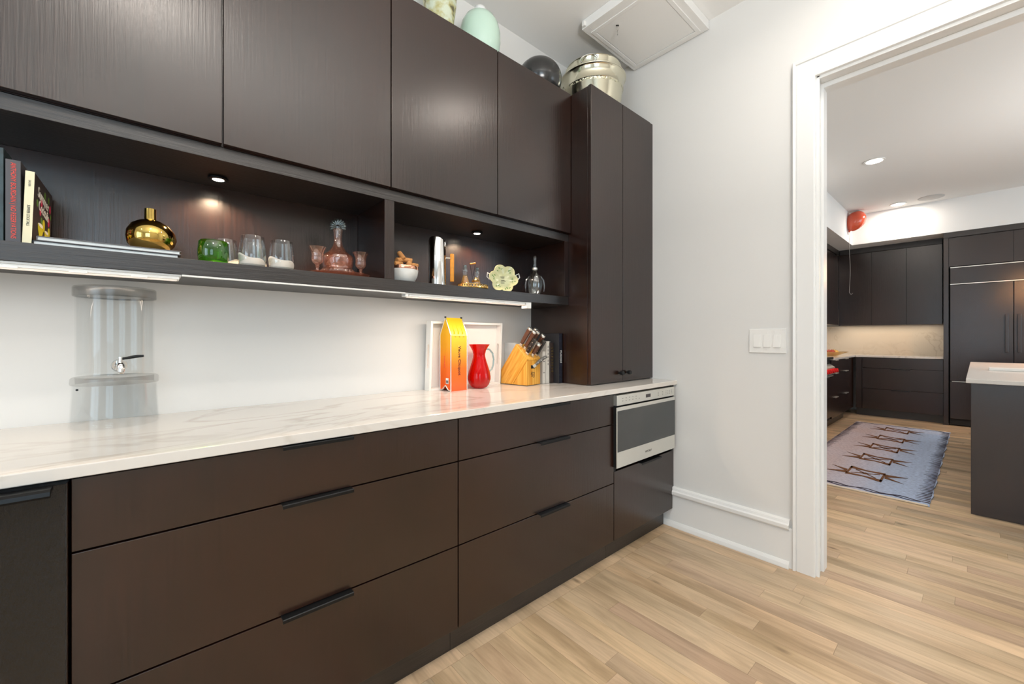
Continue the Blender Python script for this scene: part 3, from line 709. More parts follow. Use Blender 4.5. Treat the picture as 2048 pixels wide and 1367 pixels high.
B().lathe([(0, 0), (.003, 0), (.003, .0015), (0, .0015)], seg=12, mat=Matrix.Translation((cx-.078, cy-.055, 1.03)) @ Matrix.Rotation(PI/2, 4, 'X')).out('screw', 'black_metal', t)

# white serving tray leaning on the wall
t = thing('serving_tray', 'white rectangular tray with slot handles leaning against the wall', 'tray', (-1.2, -.05, .914))
TW, TZ, TD = .462, .352, .062
lean = math.radians(3.2)
mt = Matrix.Translation((-1.197, -.0045, .9148)) @ Matrix.Rotation(lean, 4, 'X') @ Matrix.Translation((0, -.030, 0))
# local: x width, z height, tray bottom panel at y=+, rim front at y=-
def traybox(b, x0, x1, y0, y1, z0, z1, bv=.0015): b.box(x0, x1, y0, y1, z0, z1, bv)
b = B(); traybox(b, -TW/2+.012, TW/2-.012, TD/2-.028, TD/2-.022, .012, TZ-.012); b.xf(mt).out('base_panel', 'white_paint', t)
for z0, z1 in ((0, .012), (TZ-.012, TZ)):
    b = B(); traybox(b, -TW/2+.0122, TW/2-.0122, -TD/2-.004, TD/2-.02, z0, z1); b.xf(mt).out('long_side', 'white_paint', t)
for sx_ in (-1, 1):
    b = B(); xa, xb = sx_*TW/2, sx_*(TW/2-.012)
    def plate_slot(b, xa, xb, y0, y1, z0, z1, sy0, sy1, sz0, sz1):
        pts = []
        n = 8; r = (sy1-sy0)/2; yc = (sy0+sy1)/2
        hole = [(yc+r*math.cos(a), sz1-r+r*math.sin(a)) for a in [PI*i/n for i in range(n+1)]]+[(yc+r*math.cos(a), sz0+r+r*math.sin(a)) for a in [PI+PI*i/n for i in range(n+1)]]
        outer = [(y1, z0), (y1, z1), (y0, z1), (y0, z0)]
        for x in (xa, xb):
            ho = [b.bm.verts.new((x, y, z)) for y, z in hole]; ou = [b.bm.verts.new((x, y, z)) for y, z in ((y1, sz1), (y1, z1), (y0, z1), (y0, sz1), (y0, sz0), (y0, z0), (y1, z0), (y1, sz0))]
            m = len(ho); h2 = m//2
            b.bm.faces.new([ou[0], ou[1], ou[2], ou[3]]+ho[:h2][::-1]) ; b.bm.faces.new([ou[4], ou[5], ou[6], ou[7]]+ho[h2:][::-1])
            b.bm.faces.new([ou[3], ou[4], ho[h2], ho[h2-1]]); b.bm.faces.new([ou[7], ou[0], ho[0], ho[-1]])
            pts.append((ho, ou))
        for k in (0, 1):
            A, Bq = pts[0][k], pts[1][k]
            for i in range(len(A)): b.bm.faces.new((A[i], A[(i+1) % len(A)], Bq[(i+1) % len(A)], Bq[i]))
    plate_slot(b, xa, xb, -TD/2-.004, TD/2-.02, 0, TZ, -.022, -.006, .115, .235)
    b.xf(mt).out('handle_side', 'white_paint', t, fix=True)

# orange gift tin in the shape of a house
t = thing('gift_tin', 'orange and yellow house-shaped champagne tin standing before the white tray', 'box', (-1.31, -.11, .914))
u = Vector((.107, .009, 0)); u.normalize(); w = Vector((-u.y, u.x, 0)); P0 = Vector((-1.364, -.166, .9146)); TWd, TDp = .1074, .089
def tp(a, c, z): return P0+u*a+w*c+Vector((0, 0, z))
b = B(); b.prism([tp(.002, 0, 0), tp(.002, .0, .276), tp(.002, TDp/2, .366), tp(.002, TDp, .276), tp(.002, TDp, 0), tp(.002, TDp*.75, .006), tp(.002, TDp*.5, .026), tp(.002, TDp*.25, .006)], u*(TWd-.004))
b.out('body', 'orange_tin', t, fix=True)
b = B()
for a in (.0, TWd-.004):
    for q0, q1 in (((0, .0), (0, .276)), ((0, .276), (TDp/2, .367)), ((TDp/2, .367), (TDp, .276)), ((TDp, .276), (TDp, 0)), ((0, .0), (TDp*.25, .005)), ((TDp*.25, .005), (TDp*.5, .026)), ((TDp*.5, .026), (TDp*.75, .005)), ((TDp*.75, .005), (TDp, 0))):
        b.tube([tp(a+.002, q0[0], q0[1]+.0015), tp(a+.002, q1[0], q1[1]+.0015)], .0028, 8)
b.out('metal_edging', 'steel', t, 50)
b = B()
for i in range(3):
    a = .030+i*.026
    b.tube([tp(a-.004, -.0005, .285), tp(a, .010, .298), tp(a-.002, .030, .332), tp(a-.002, .045, .358)], .0022, 6)
b.out('roof_rib', 'orange_tin', t, 50)
b = B()
for i in range(3):
    a = .030+i*.026; b.box(-.004, .004, -.0006, .0006, -.001, .001, mat=Matrix.Translation(tp(a, -.0004, .270)) @ Matrix.Rotation(math.atan2(u.y, u.x), 4, 'Z'))
b.out('slot', 'ink', t)
b = B(); b.tube([tp(.002, TDp/2, .364), tp(.002, TDp/2, .372)], .005, 10); b.tube([tp(TWd-.004, TDp/2, .364), tp(TWd-.004, TDp/2, .372)], .005, 10); b.out('hinge_cap', 'black_metal', t)
text('lettering', 'Veuve Clicquot', .0235, frame(tp(.056, -.0012, .150), (0, 0, -1), u), 'ink', t)
text('lettering', 'CHAMPAGNE', .010, frame(tp(.0015, .052, .145), (0, 0, -1), w*-1), 'ink_red', t)
b = B(); bx = frame(tp(.0008, .028, .050), -w, (0, 0, 1)); b.box(-.011, .011, -.014, .014, 0, .0006, mat=bx); b.out('barcode_label', 'ink_white', t)
b = B()
for i in range(8): b.box(-.009+i*.0024, -.0081+i*.0024+.0006*(i % 3), -.010, .003, .0006, .0009, mat=bx)
b.out('barcode', 'ink', t)
# star marks and small print
text('small_print', '✶', .010, frame(tp(.050, -.0012, .222), u, (0, 0, 1)), 'brass', t)

# red glass jug
t = thing('glass_jug', 'red waisted glass jug with clear handle between the orange tin and knife block', 'jug', (-1.166, -.136, .914))
c = (-1.166, -.136, .9146)
prof = [(0, .002), (.030, .002), (.040, .006), (.052, .020), (.0600, .045), (.0605, .060), (.056, .085), (.047, .115), (.038, .142), (.032, .165), (.031, .178), (.036, .198), (.047, .218), (.0555, .230)]
B().lathe(prof, c, 48).out('body', 'red_glass', t, 60)
B().lathe([(0, .006), (.028, .008), (.050, .024), (.0575, .046), (.058, .060), (.0535, .085), (.0445, .115), (.0355, .142), (.0295, .165), (.0285, .178), (.0335, .198), (.0445, .218), (.0545, .2295)], c, 48).out('inner_wall', 'red_glass', t, 60)
hv = Vector((.97, -.22, 0)).normalized(); hp = lambda r, z: (c[0]+hv.x*r, c[1]+hv.y*r, c[2]+z)
B().tube([hp(.040, .205), hp(.060, .202), hp(.078, .182), hp(.085, .150), hp(.082, .118), hp(.072, .094), hp(.056, .084)], [.005, .005, .0052, .005, .0048, .0045, .005], 12).out('handle', 'teal_glass', t, 60)

# knife block
bl = Vector((-.953, -.06, .9146)); bu = Vector((.153, -.988, 0)).normalized(); bv = Vector((.988, .153, 0)).normalized()
def kp(a, c, z): return bl+bu*a+bv*c+Vector((0, 0, z))
t = thing('knife_block', 'slanted bamboo knife block full of knives beside the red jug', 'knife block', kp(.095, .06, 0))
BW = .124
side = [(0, .003), (0, .080), (.111, .230), (.19, .150), (.19, .003)]
# slanted blade sleeve and upright wedge foot, joined along the slanting seam
s1 = [(0, .003), (0, .080), (.111, .230), (.19, .150), (.19, .140), (.088, .003)]
b = B(); b.prism([kp(a, 0, z) for a, z in s1], bv*BW, .001); b.out('slanted_sleeve', 'bamboo_slant', t, fix=True)
s2 = [(.0895, .003), (.19, .1385), (.19, .003)]
b = B(); b.prism([kp(a, .0008, z) for a, z in s2], bv*(BW-.0016), .0006); b.out('wedge_foot', 'bamboo', t, fix=True)
b = B()
for a in (.02, .17):
    for q in (.02, .105): b.cyl(kp(a, q, 0), kp(a, q, .0035), .007, seg=10)
b.out('rubber_foot', 'black_metal', t)
text('maker_mark', '旬', .038, frame(kp(.1905, .052, .058), bv, (0, 0, 1)), 'ink', t)
kd = (bu*.59+Vector((0, 0, .81))).normalized()
sl = lambda s, q: kp(.111+.079*s, q, .230-.080*s)
def knife(name, label, s, q, L, style, grp='knives in the block'):
    p = sl(s, q); k = thing(name, label, 'knife', p, grp)
    t1 = kd; side_ = bv; nn = kd.cross(bv).normalized()
    # blade stub going into the slot
    mt = Matrix(((bv.x, nn.x, kd.x, p.x), (bv.y, nn.y, kd.y, p.y), (bv.z, nn.z, kd.z, p.z), (0, 0, 0, 1)))
    if style == 'wood':
        b = B(); b.box(-.0015, .0015, -.014, .014, .0005, .006, mat=mt); b.lathe([(0, .004), (.0085, .005), (.0095, .016), (.0085, .020)], seg=16, mat=mt); b.out('bolster', 'steel', k, 50)
        B().lathe([(.0085, .018), (.0098, .035), (.0108, L*.6), (.0115, L-.012)], seg=18, sy=1.25, mat=mt).out('handle', 'handle_wood', k, 50)
        B().lathe([(.0117, L-.012), (.0122, L-.004), (.0105, L), (0, L)], seg=18, sy=1.25, mat=mt).out('end_cap', 'steel', k, 40)
    else:
        b = B(); b.box(-.0012, .0012, -.011, .011, .0005, L-.004, mat=mt); b.box(-.007, .007, -.010, .010, .004, .014, .002, mat=mt); b.out('steel_tang', 'steel', k)
        hm = 'handle_black' if style == 'black' else 'handle_gray'
        for s_ in (-1, 1):
            B().box(s_*.0012, s_*.008, -.0115, .0115, .014, L, .003, mat=mt).out('handle_scale', hm, k, 40)
        b = B()
        for zz in (.03, .055, .08):
            if zz < L-.008:
                for s_ in (-1, 1): b.cyl(mt @ Vector((s_*.0078, 0, zz)), mt @ Vector((s_*.0088, 0, zz)), .0028, seg=10)
        b.out('rivet', 'steel', k)
    return k
knife('kitchen_knife', 'walnut-handled knife highest and farthest left in the block', .13, .026, .125, 'wood')
knife('kitchen_knife', 'walnut-handled knife at the top rear, nearest the wall', .07, .098, .112, 'wood')
knife('kitchen_knife', 'walnut-handled knife in the second row, behind the black riveted one', .30, .085, .118, 'wood')
knife('kitchen_knife', 'walnut-handled knife in front of the highest left one', .36, .040, .125, 'wood')
knife('kitchen_knife', 'walnut-handled knife at the right end of the middle row', .55, .110, .118, 'wood')
knife('kitchen_knife', 'black riveted knife on the left front of the block', .70, .026, .105, 'black')
knife('paring_knife', 'smallest walnut-handled knife at the front of the block', .84, .060, .088, 'wood')
knife('kitchen_knife', 'black riveted knife on the right front of the block', .82, .098, .105, 'black')
# scissors in the front face slot, leaning forward to the right
p = kp(.1905, .055, .103); fd = (bu*.45+bv*.75+Vector((0, 0, .60))).normalized(); nn = fd.cross(Vector((0, 0, 1))).normalized(); zz = nn.cross(fd)
mt = Matrix(((nn.x, zz.x, fd.x, p.x), (nn.y, zz.y, fd.y, p.y), (nn.z, zz.z, fd.z, p.z), (0, 0, 0, 1)))
k = thing('steak_knife', 'grey-handled knife sticking out of the front slot of the block', 'knife', p)
B().box(-.004, .004, -.008, .008, .0005, .02, .001, mat=mt).out('bolster', 'steel', k)
B().tube([mt @ Vector((0, 0, .018)), mt @ Vector((0, .002, .035)), mt @ Vector((0, .004, .060)), mt @ Vector((0, .003, .085)), mt @ Vector((0, -.002, .100))], [.007, .0095, .0105, .009, .007], 12).out('handle', 'handle_gray', k, 50)
b = B()
for q in (.035, .060, .085): b.cyl(mt @ Vector((-.011, .003, q)), mt @ Vector((.011, .003, q)), .0025, seg=10)
b.out('rivet', 'steel', k)
b = B(); b.box(-.019, .019, -.0092, .0002, -.009, .009, mat=frame(kp(.1902, .055, .103), bv, (0, 0, 1)) @ Matrix.Rotation(PI/2, 4, 'X')); b.out('slot_mouth', 'black', t)

# ------------------------------------------------------------------ books
def book(name, label, x0, x1, y0, y1, z0, z1, cover, pages='paper', spine='front', group=None, tilt=0, rz=0, lift=.0):
    """upright book, spine facing -y"""
    t = thing(name, label, 'book', ((x0+x1)/2, (y0+y1)/2, z0), group)
    c = Vector((x1, y0, z0)); mt = Matrix.Translation(c) @ Matrix.Rotation(tilt, 4, 'Y') @ Matrix.Rotation(rz, 4, 'Z') @ Matrix.Translation(-c)
    b = B(); th = .0022
    b.box(x0, x0+th, y0+.001, y1, z0, z1, .0004); b.box(x1-th, x1, y0+.001, y1, z0, z1, .0004); b.box(x0, x1, y0, y0+th, z0, z1, .0008)
    co = b.xf(mt).out('cover', cover, t)
    B().box(x0+th, x1-th, y0+th, y1-.004, z0+.003, z1-.003).xf(mt).out('pages', pages, t)
    return t, mt, co
Z = 1.4168
t, mt, co = book('cookbook', 'dark teal book at the far left of the upper shelf', -2.772, -2.7415, -.285, -.05, Z, 1.650, 'book_teal', group='books on the upper shelf')
t, mt, co = book('hardcover_book', 'charcoal book with tall red-orange lettering down its spine', -2.7385, -2.7135, -.2875, -.06, Z, 1.624, 'book_char', group='books on the upper shelf')
text('spine_lettering', 'ANTHONY BOURDAIN | NO RESERVATIONS', .0125, mt @ frame((-2.7258, -.2881, 1.522), (0, 0, -1), (1, 0, 0)), 'ink_red', t, sx=.76)
bt = math.radians(1.8)
t, mt, co = book('cocktail_book', 'cream-spined cocktail book with margarita glasses on its dark cover', -2.7115, -2.6965, -.286, -.045, Z+.0006, 1.603, 'book_brown', 'paper', group='books on the upper shelf', tilt=bt)
B().box(-2.7119, -2.6961, -.2866, -.2852, Z+.0008, 1.6031, .0003).xf(mt).out('spine', 'book_cream', t)
text('spine_lettering', 'SUMMER COCKTAILS', .0075, mt @ frame((-2.704, -.2869, 1.49), (0, 0, -1), (1, 0, 0)), 'ink', t, sx=.75)
text('spine_lettering', 'SACASA', .006, mt @ frame((-2.704, -.2869, 1.572), (0, 0, -1), (1, 0, 0)), 'handle_gray', t, sx=.75)
cvx = -2.6963
text('title_lettering', 'Summer', .040, mt @ frame((cvx, -.165, 1.560), (0, 1, .02), (0, 0, 1)) @ Matrix.Rotation(-.10, 4, 'Z'), 'ink_white', t, sx=1.1)
text('title_lettering', 'Cocktails', .038, mt @ frame((cvx, -.155, 1.530), (0, 1, .02), (0, 0, 1)) @ Matrix.Rotation(-.10, 4, 'Z'), 'ink_white', t, sx=.95)
def disc(b, yc, zc, r, th=.0006, sx_=1., seg=16, x=cvx):
    b.lathe([(0, 0), (r, 0), (r, th), (0, th)], seg=seg, sy=1, sx=sx_, mat=mt @ Matrix.Translation((x, yc, zc)) @ Matrix.Rotation(PI/2, 4, 'Y'))
M['mag'] = plain('magenta print', srgb(190, 40, 80), .5); M['leaf'] = plain('green print', srgb(90, 130, 50), .5); M['yel'] = plain('lime yellow print', srgb(200, 190, 30), .5)
b = B()
for y, z, r in ((-.19, 1.545, .012), (-.075, 1.555, .012), (-.085, 1.515, .013), (-.20, 1.520, .010), (-.07, 1.455, .012)): disc(b, y, z, r, .0003)
b.out('cover_print', 'mag', t)
b = B()
for y, z, r in ((-.15, 1.575, .012), (-.10, 1.575, .010), (-.18, 1.500, .010), (-.24, 1.535, .010), (-.06, 1.535, .008)): disc(b, y, z, r, .0002)
b.out('cover_print', 'leaf', t)
for yc, zc, s in ((-.19, 1.485, 1.0), (-.11, 1.480, .85)):
    b = B(); pts = [(-.034, .0), (-.030, -.016), (-.016, -.030), (-.008, -.034), (-.006, -.052), (0, -.058), (.006, -.052), (.008, -.034), (.016, -.030), (.030, -.016), (.034, 0)]
    b.prism([mt @ Vector((cvx, yc+p[0]*s, zc+p[1]*s)) for p in pts], mt.to_3x3() @ Vector((.0006, 0, 0))); b.out('cover_print', 'yel', t, fix=True)
    b = B(); disc(b, yc, zc, .031*s, .0009, .16); b.out('cover_print', 'ink_white', t)
    b = B(); disc(b, yc+.036*s, zc+.006, .013*s, .0010, 1.3); b.out('cover_print', 'yel', t)

# two big books lying flat, gold vase on them
def flatbook(label, x0, x1, y0, y1, z0, th, cov, r):
    t = thing('large_book', label, 'book', ((x0+x1)/2, (y0+y1)/2, z0), 'large flat books')
    b = B(); b.box(x0, x1, y0, y1, z0, z0+.002, .0008); b.box(x0, x1, y0, y1, z0+th-.002, z0+th, .0008); b.box(x0, x0+.002, y0, y1, z0, z0+th, .0008)
    mt = Matrix.Translation(((x0+x1)/2, (y0+y1)/2, 0)) @ Matrix.Rotation(r, 4, 'Z') @ Matrix.Translation((-(x0+x1)/2, -(y0+y1)/2, 0))
    b.xf(mt).out('cover', cov, t); B().box(x0+.002, x1-.004, y0+.003, y1-.003, z0+.002, z0+th-.002).xf(mt).out('pages', 'paper_white', t)
    return t
flatbook('lower of the two large dark books lying flat under the gold vase', -2.6935, -2.404, -.292, -.07, Z, .0118, 'book_black', .0)
flatbook('upper of the two large dark books lying flat, directly under the gold vase', -2.688, -2.400, -.290, -.075, Z+.012, .0118, 'book_gray', .004)

# ------------------------------------------------------------------ niche objects, left
t = thing('gold_vase', 'shiny gold squat bottle vase on the flat books', 'vase', (-2.470, -.20, Z+.024))
c = (-2.470, -.205, Z+.0242)
rip = lambda a, z: 1+.06*math.cos(a-.2)*max(0, 1-abs(z-.045)/.05)
B().lathe([(0, .0), (.022, .0), (.040, .006), (.055, .022), (.060, .042), (.0575, .062), (.046, .082), (.028, .094), (.0145, .099), (.0142, .102), (.0138, .132), (.0115, .132), (.0112, .1)], c, 56, rip).out('body', 'gold', t, 50)

def stemless(name, label, x, y, mat, frost, h=.100, grp=None, r=.040, fl=.028, ph=0):
    t = thing(name, label, 'glass', (x, y, Z), grp)
    pf = [(0, .003), (r*.80, .001), (r*.92, .006), (r, .026), (r*1.0, .040), (r*.94, .068), (r*.84, h)]
    pf = [(a, min(z, h)) for a, z in pf]
    B().lathe(pf, (x, y, Z+.0003), 40).out('bowl', mat, t, 60)
    B().lathe([(r*.84+.0004, h-.0006), (r*.84, h+.0004), (r*.84-.0016, h)], (x, y, Z+.0003), 40).out('rim', mat, t, 60)
    if frost:
        # sand-white frosted hill shape round the base
        b = B(); n = 40; ring0 = []; ring1 = []; ring2 = []
        for i in range(n):
            a = 2*PI*i/n; hh = .022+.016*math.sin(a*1+ph)+.006*math.sin(3*a+ph)
            hh = max(.006, hh)
            def rad(z): 
                return (r*.92+(r*.08)*min(1, (z-.006)/.02)) if z > .006 else r*.8+(r*.12)*z/.006
            for ring, zz, dr in ((ring0, .0012, .0004), (ring1, .008, .0005), (ring2, hh, .0005)):
                rr = rad(zz)+dr; ring.append(b.bm.verts.new((x+rr*math.cos(a), y+rr*math.sin(a), Z+.0003+zz)))
        for i in range(n):
            j = (i+1) % n
            b.bm.faces.new((ring0[i], ring0[j], ring1[j], ring1[i])); b.bm.faces.new((ring1[i], ring1[j], ring2[j], ring2[i]))
        b.bm.faces.new(ring0[::-1]); b.out('frosted_base', 'frost', t, 60)
    return t
stemless('green_tumbler', 'green glass tumbler at the left of the clear glasses', -2.318, -.258, 'green_glass', False, .072, r=.0415)
t_ = stemless('stemless_glass', 'clear stemless glass mostly hidden behind the green tumbler', -2.278, -.165, 'glass', True, .098, 'stemless glasses', ph=.5)
stemless('stemless_glass', 'clear stemless glass behind the middle one, its left edge showing', -2.193, -.165, 'glass', True, .098, 'stemless glasses', ph=.2)
stemless('stemless_glass', 'middle clear stemless glass with the highest frosted hill, nearest the green tumbler', -2.212, -.265, 'glass', True, .102, 'stemless glasses', ph=-2.0)
stemless('stemless_glass', 'clear stemless glass farthest right, its frosted hill sloping down rightwards', -2.124, -.262, 'glass', True, .100, 'stemless glasses', ph=3.9)

# pink glass tray, decanter and two goblets
tx, ty = -1.905, -.195
tag(B().lathe([(0, .003), (.095, .003), (.105, .006), (.117, .013), (.118, .0145), (.105, .008), (.095, .006), (0, .006)], (tx, ty, Z), 56, sy=.98).out('glass_tray', 'pink_glass', smooth=40), 'round pink glass tray under the decanter and goblets', 'tray')
zt = Z+.0072
t = thing('decanter', 'pink pressed glass decanter with fan-shaped stopper on pink tray', 'decanter', (-1.925, -.20, zt))
c = (-1.912, -.20, zt)
b = B()
flute = lambda a, z: 1+.022*math.cos(24*a)
b.lathe([(0, .002), (.048, .001), (.060, .004), (.0635, .014), (.060, .024), (.055, .028)], c, 96, flute)
b.out('fluted_foot', 'pink_glass', t, 60)
sw = lambda a, z: 1+.010*math.cos(14*a+z*70)
b = B(); b.lathe([(.055, .028), (.052, .032), (.0535, .037), (.056, .050), (.0575, .066), (.056, .078), (.047, .086), (.032, .097), (.021, .114), (.0155, .132), (.0135, .150), (.0155, .168), (.0175, .178), (.0185, .186), (.0165, .188)], c, 84, sw)
b.out('body', 'pink_glass', t, 60)
b = B(); b.lathe([(0, .03), (.040, .034), (.047, .050), (.0495, .066), (.048, .076), (.036, .088)], c, 48); b.out('inner_wall', 'pink_glass', t, 60)
b = B(); fan0 = Vector((c[0], c[1], c[2]+.186)); nseg = 11; fx = Vector((.78, -.62, 0)).normalized()
b.cyl(fan0-Vector((0, 0, .022)), fan0+Vector((0, 0, .010)), .0085, .0105, 14)
for i in range(nseg):
    a = math.radians(-108+216*i/(nseg-1)); dv = fx*math.sin(a)+Vector((0, 0, math.cos(a)))
    q0 = fan0+Vector((0, 0, .012))+dv*.006; q1 = fan0+Vector((0, 0, .010))+dv*.030
    b.tube([q0, (q0+q1)/2, q1, q1+dv*.004], [.003, .0055, .0062, .002], 8)
b.out('stopper', 'teal_glass', t, 50)
def goblet(label, x, y, s=1.):
    t = thing('goblet', label, 'glass', (x, y, zt), 'pink goblets')
    gf = lambda a, z: 1+.02*math.cos(10*a)*(1 if .03 < z < .075 else 0)
    B().lathe([(0, .001), (.020, .001), (.022, .003), (.012, .006), (.0052, .009), (.0048, .019), (.0075, .022), (.0055, .026), (.0085, .030)], (x, y, zt), 32).out('stem', 'pink_glass', t, 60)
    B().lathe([(0, .029), (.010, .030), (.0180, .038), (.0205, .048), (.0190, .058), (.0195, .068), (.0235, .082), (.0300, .0925), (.0305, .0935)], (x, y, zt), 60, gf).out('bowl', 'pink_glass', t, 60)
goblet('pink goblet left of the decanter', -2.004, -.255)
goblet('pink goblet right of the decanter', -1.842, -.255)

# ------------------------------------------------------------------ niche objects, right
x, y = -1.652, -.235
t = thing('marble_bowl', 'white marble bowl with copper rim beside the shelf divider', 'bowl', (x, y, Z))
B().lathe([(0, .0), (.044, .0), (.052, .008), (.0625, .030), (.066, .052), (.066, .056), (.062, .056), (.058, .030), (.045, .012), (0, .010)], (x, y, Z), 48).out('bowl', 'marble_white', t, 50)
B().lathe([(.0665, .055), (.067, .056), (.0672, .068), (.066, .0695), (.0625, .0695), (.0615, .056)], (x, y, Z), 48).out('rim', 'copper', t, 40)
COR = [(-.035, -.030, .074, .3, .1), (.010, -.038, .078, 1.2, .05), (.040, -.020, .078, 2.4, .2), (.030, .025, .076, .8, .1), (-.010, .020, .078, 2.0, .0), (-.040, .015, .076, 1.4, .1),
       (-.020, -.012, .095, .5, .2), (.014, -.015, .098, 2.7, .1), (.0, .014, .100, 1.1, .1), (-.008, -.005, .116, 1.9, .8)]
CL = ['cork in the bowl, lower left front', 'cork lying across the front rim of the bowl', 'cork at the right edge of the bowl, end facing out', 'cork at the right rear of the bowl', 'cork deep in the middle of the bowl',
      'cork at the left rear behind the divider edge', 'cork in the second layer on the left', 'cork in the second layer on the right', 'cork in the second layer at the back', 'topmost cork tipped upright on the pile']
c0 = None
for (dx, dy, dz, az, el), lb in zip(COR, CL):
    dv = Vector((math.cos(az)*math.cos(el), math.sin(az)*math.cos(el), math.sin(el))); p = Vector((x+dx, y+dy, Z+dz))
    b = B(); mtc = Matrix.Translation(p) @ dv.to_track_quat('Z', 'Y').to_matrix().to_4x4()
    b.lathe([(0, -.021), (.0095, -.021), (.0108, -.019), (.0108, .019), (.0095, .021), (0, .021)], seg=16, mat=mtc)
    tag(b.out('wine_cork', 'cork', smooth=40), lb, 'cork', 'wine corks in the marble bowl')

# stainless pitcher with slanted mouth and wooden handle
x, y = -1.462, -.205
t = thing('pitcher', 'tall mirror-steel pitcher with slanted top and upright wooden handle', 'pitcher', (x, y, Z))
b = B(); n = 56; rr = .0405; R0 = []; R1 = []; R2 = []; R3 = []
for i in range(n):
    a = 2*PI*i/n; zt_ = .230-.030*(math.cos(a-.3)+1)*.5-.006*math.sin(a)
    R0.append(b.bm.verts.new((x+rr*math.cos(a), y+rr*math.sin(a), Z))); R1.append(b.bm.verts.new((x+rr*math.cos(a), y+rr*math.sin(a), Z+zt_-.006)))
    R2.append(b.bm.verts.new((x+(rr-.003)*math.cos(a), y+(rr-.003)*math.sin(a), Z+zt_))); R3.append(b.bm.verts.new((x+(rr-.006)*math.cos(a), y+(rr-.006)*math.sin(a), Z+.02)))
for A, C in ((R0, R1), (R1, R2), (R2, R3)):
    for i in range(n): j = (i+1) % n; b.bm.faces.new((A[i], A[j], C[j], C[i]))
b.bm.faces.new(R0[::-1]); b.bm.faces.new(R3)
b.out('body', 'chrome', t, 50)
hd = Vector((.93, -.36, 0)).normalized(); hpt = Vector((x, y, Z))+hd*.070
B().cyl(Vector((x, y, Z+.140))+hd*.038, hpt+Vector((0, 0, .140)), .0035, .0035, 12).out('handle_peg', 'steel', t, 40)
B().lathe([(0, .030), (.0085, .030), (.0092, .032), (.0095, .090), (.0095, .158), (.0085, .1605), (0, .1605)], tuple(hpt), 20).out('handle', 'oak_handle', t, 40)

# brass cruet stand: tray, gallery, carrier, two bottles, small jar
x, y = -1.248, -.195
t = thing('cruet_tray', 'small oval brass tray with pierced gallery rail and wire carrier', 'tray', (x, y, Z))
B().lathe([(0, .010), (.078, .010), (.086, .012), (.087, .015), (.078, .0135), (0, .0135)], (x, y, Z), 56, sy=.62).out('base', 'brass', t, 40)
b = B(); n = 34
for i in range(n):
    a = 2*PI*i/n; p = Vector((x+.0845*math.cos(a), y+.0845*.62*math.sin(a), Z+.022))
    tn = Vector((-math.sin(a), .62*math.cos(a), 0)).normalized()
    b.tube([p+tn*.0062*math.cos(q)+Vector((0, 0, .0072*math.sin(q))) for q in [k*2*PI/8 for k in range(8)]], .0011, 5, True)
b.tube([(x+.085*math.cos(a), y+.085*.62*math.sin(a), Z+.030) for a in [k*2*PI/48 for k in range(48)]], .0014, 6, True)
b.out('gallery_rail', 'brass', t, 50)
b = B()
for a in (.5, 2.6, 3.7, 5.8): b.lathe([(0, 0), (.005, 0), (.006, .005), (.003, .010)], (x+.066*math.cos(a), y+.066*.62*math.sin(a), Z), 12)
b.out('ball_foot', 'brass', t, 50)
b = B(); hx = x-.002
b.tube([(hx-.006, y-.002, Z+.0135), (hx-.006, y-.002, Z+.075), (hx-.018, y-.004, Z+.118), (hx-.024, y-.005, Z+.133), (hx+.020, y+.004, Z+.143), (hx+.012, y+.002, Z+.118), (hx+.002, y, Z+.075)], .0013, 6)
b.out('carrier_wire', 'black_metal', t, 50)
B().cyl((hx-.020, y-.005, Z+.1335), (hx+.018, y+.003, Z+.1425), .0036, .0036, 12).out('carrier_grip', 'oak_handle', t, 40)
def cruet(label, x, y, k=1.):
    t = thing('cruet_bottle', label, 'bottle', (x, y, Z+.0145), 'cruet bottles')
    fac = lambda a, z: 1+.03*math.cos(12*a)
    B().lathe([(0, .001), (.0235*k, .001), (.0245*k, .005), (.016*k, .032), (.0105*k, .052), (.010*k, .058)], (x, y, Z+.0142), 48, fac).out('body', 'amber_glass', t, 60)
    B().lathe([(.010*k, .058), (.0118*k, .060), (.0112*k, .062), (.0118*k, .082), (.0125*k, .090), (.0105*k, .092)], (x, y, Z+.0142), 32).out('neck', 'glass', t, 60)
    b = B(); b.lathe([(0, .080), (.006, .082), (.007, .092), (.0085, .096), (.0095, .108), (.006, .110), (0, .106)], (x, y, Z+.0142), 12); b.out('stopper', 'teal_glass', t, 30)
    return t
cruet('cut glass cruet bottle on the left of the brass tray', -1.298, -.197, 1.08)
cruet('cut glass cruet bottle on the right, behind the small lidded jar', -1.212, -.180, 1.)
t = thing('lidded_jar', 'little glass jar with brass lid at the front of the brass tray', 'jar', (-1.250, -.212, Z+.0145))
B().lathe([(0, .001), (.017, .001), (.0185, .006), (.018, .026), (.016, .030)], (-1.250, -.217, Z+.0142), 24, lambda a, z: 1+.03*math.cos(10*a)).out('body', 'glass', t, 60)
B().lathe([(.0185, .030), (.0195, .033), (.015, .039), (.006, .042), (.0035, .047), (.0045, .051), (0, .054)], (-1.250, -.217, Z+.0142), 24).out('lid', 'brass', t, 50)

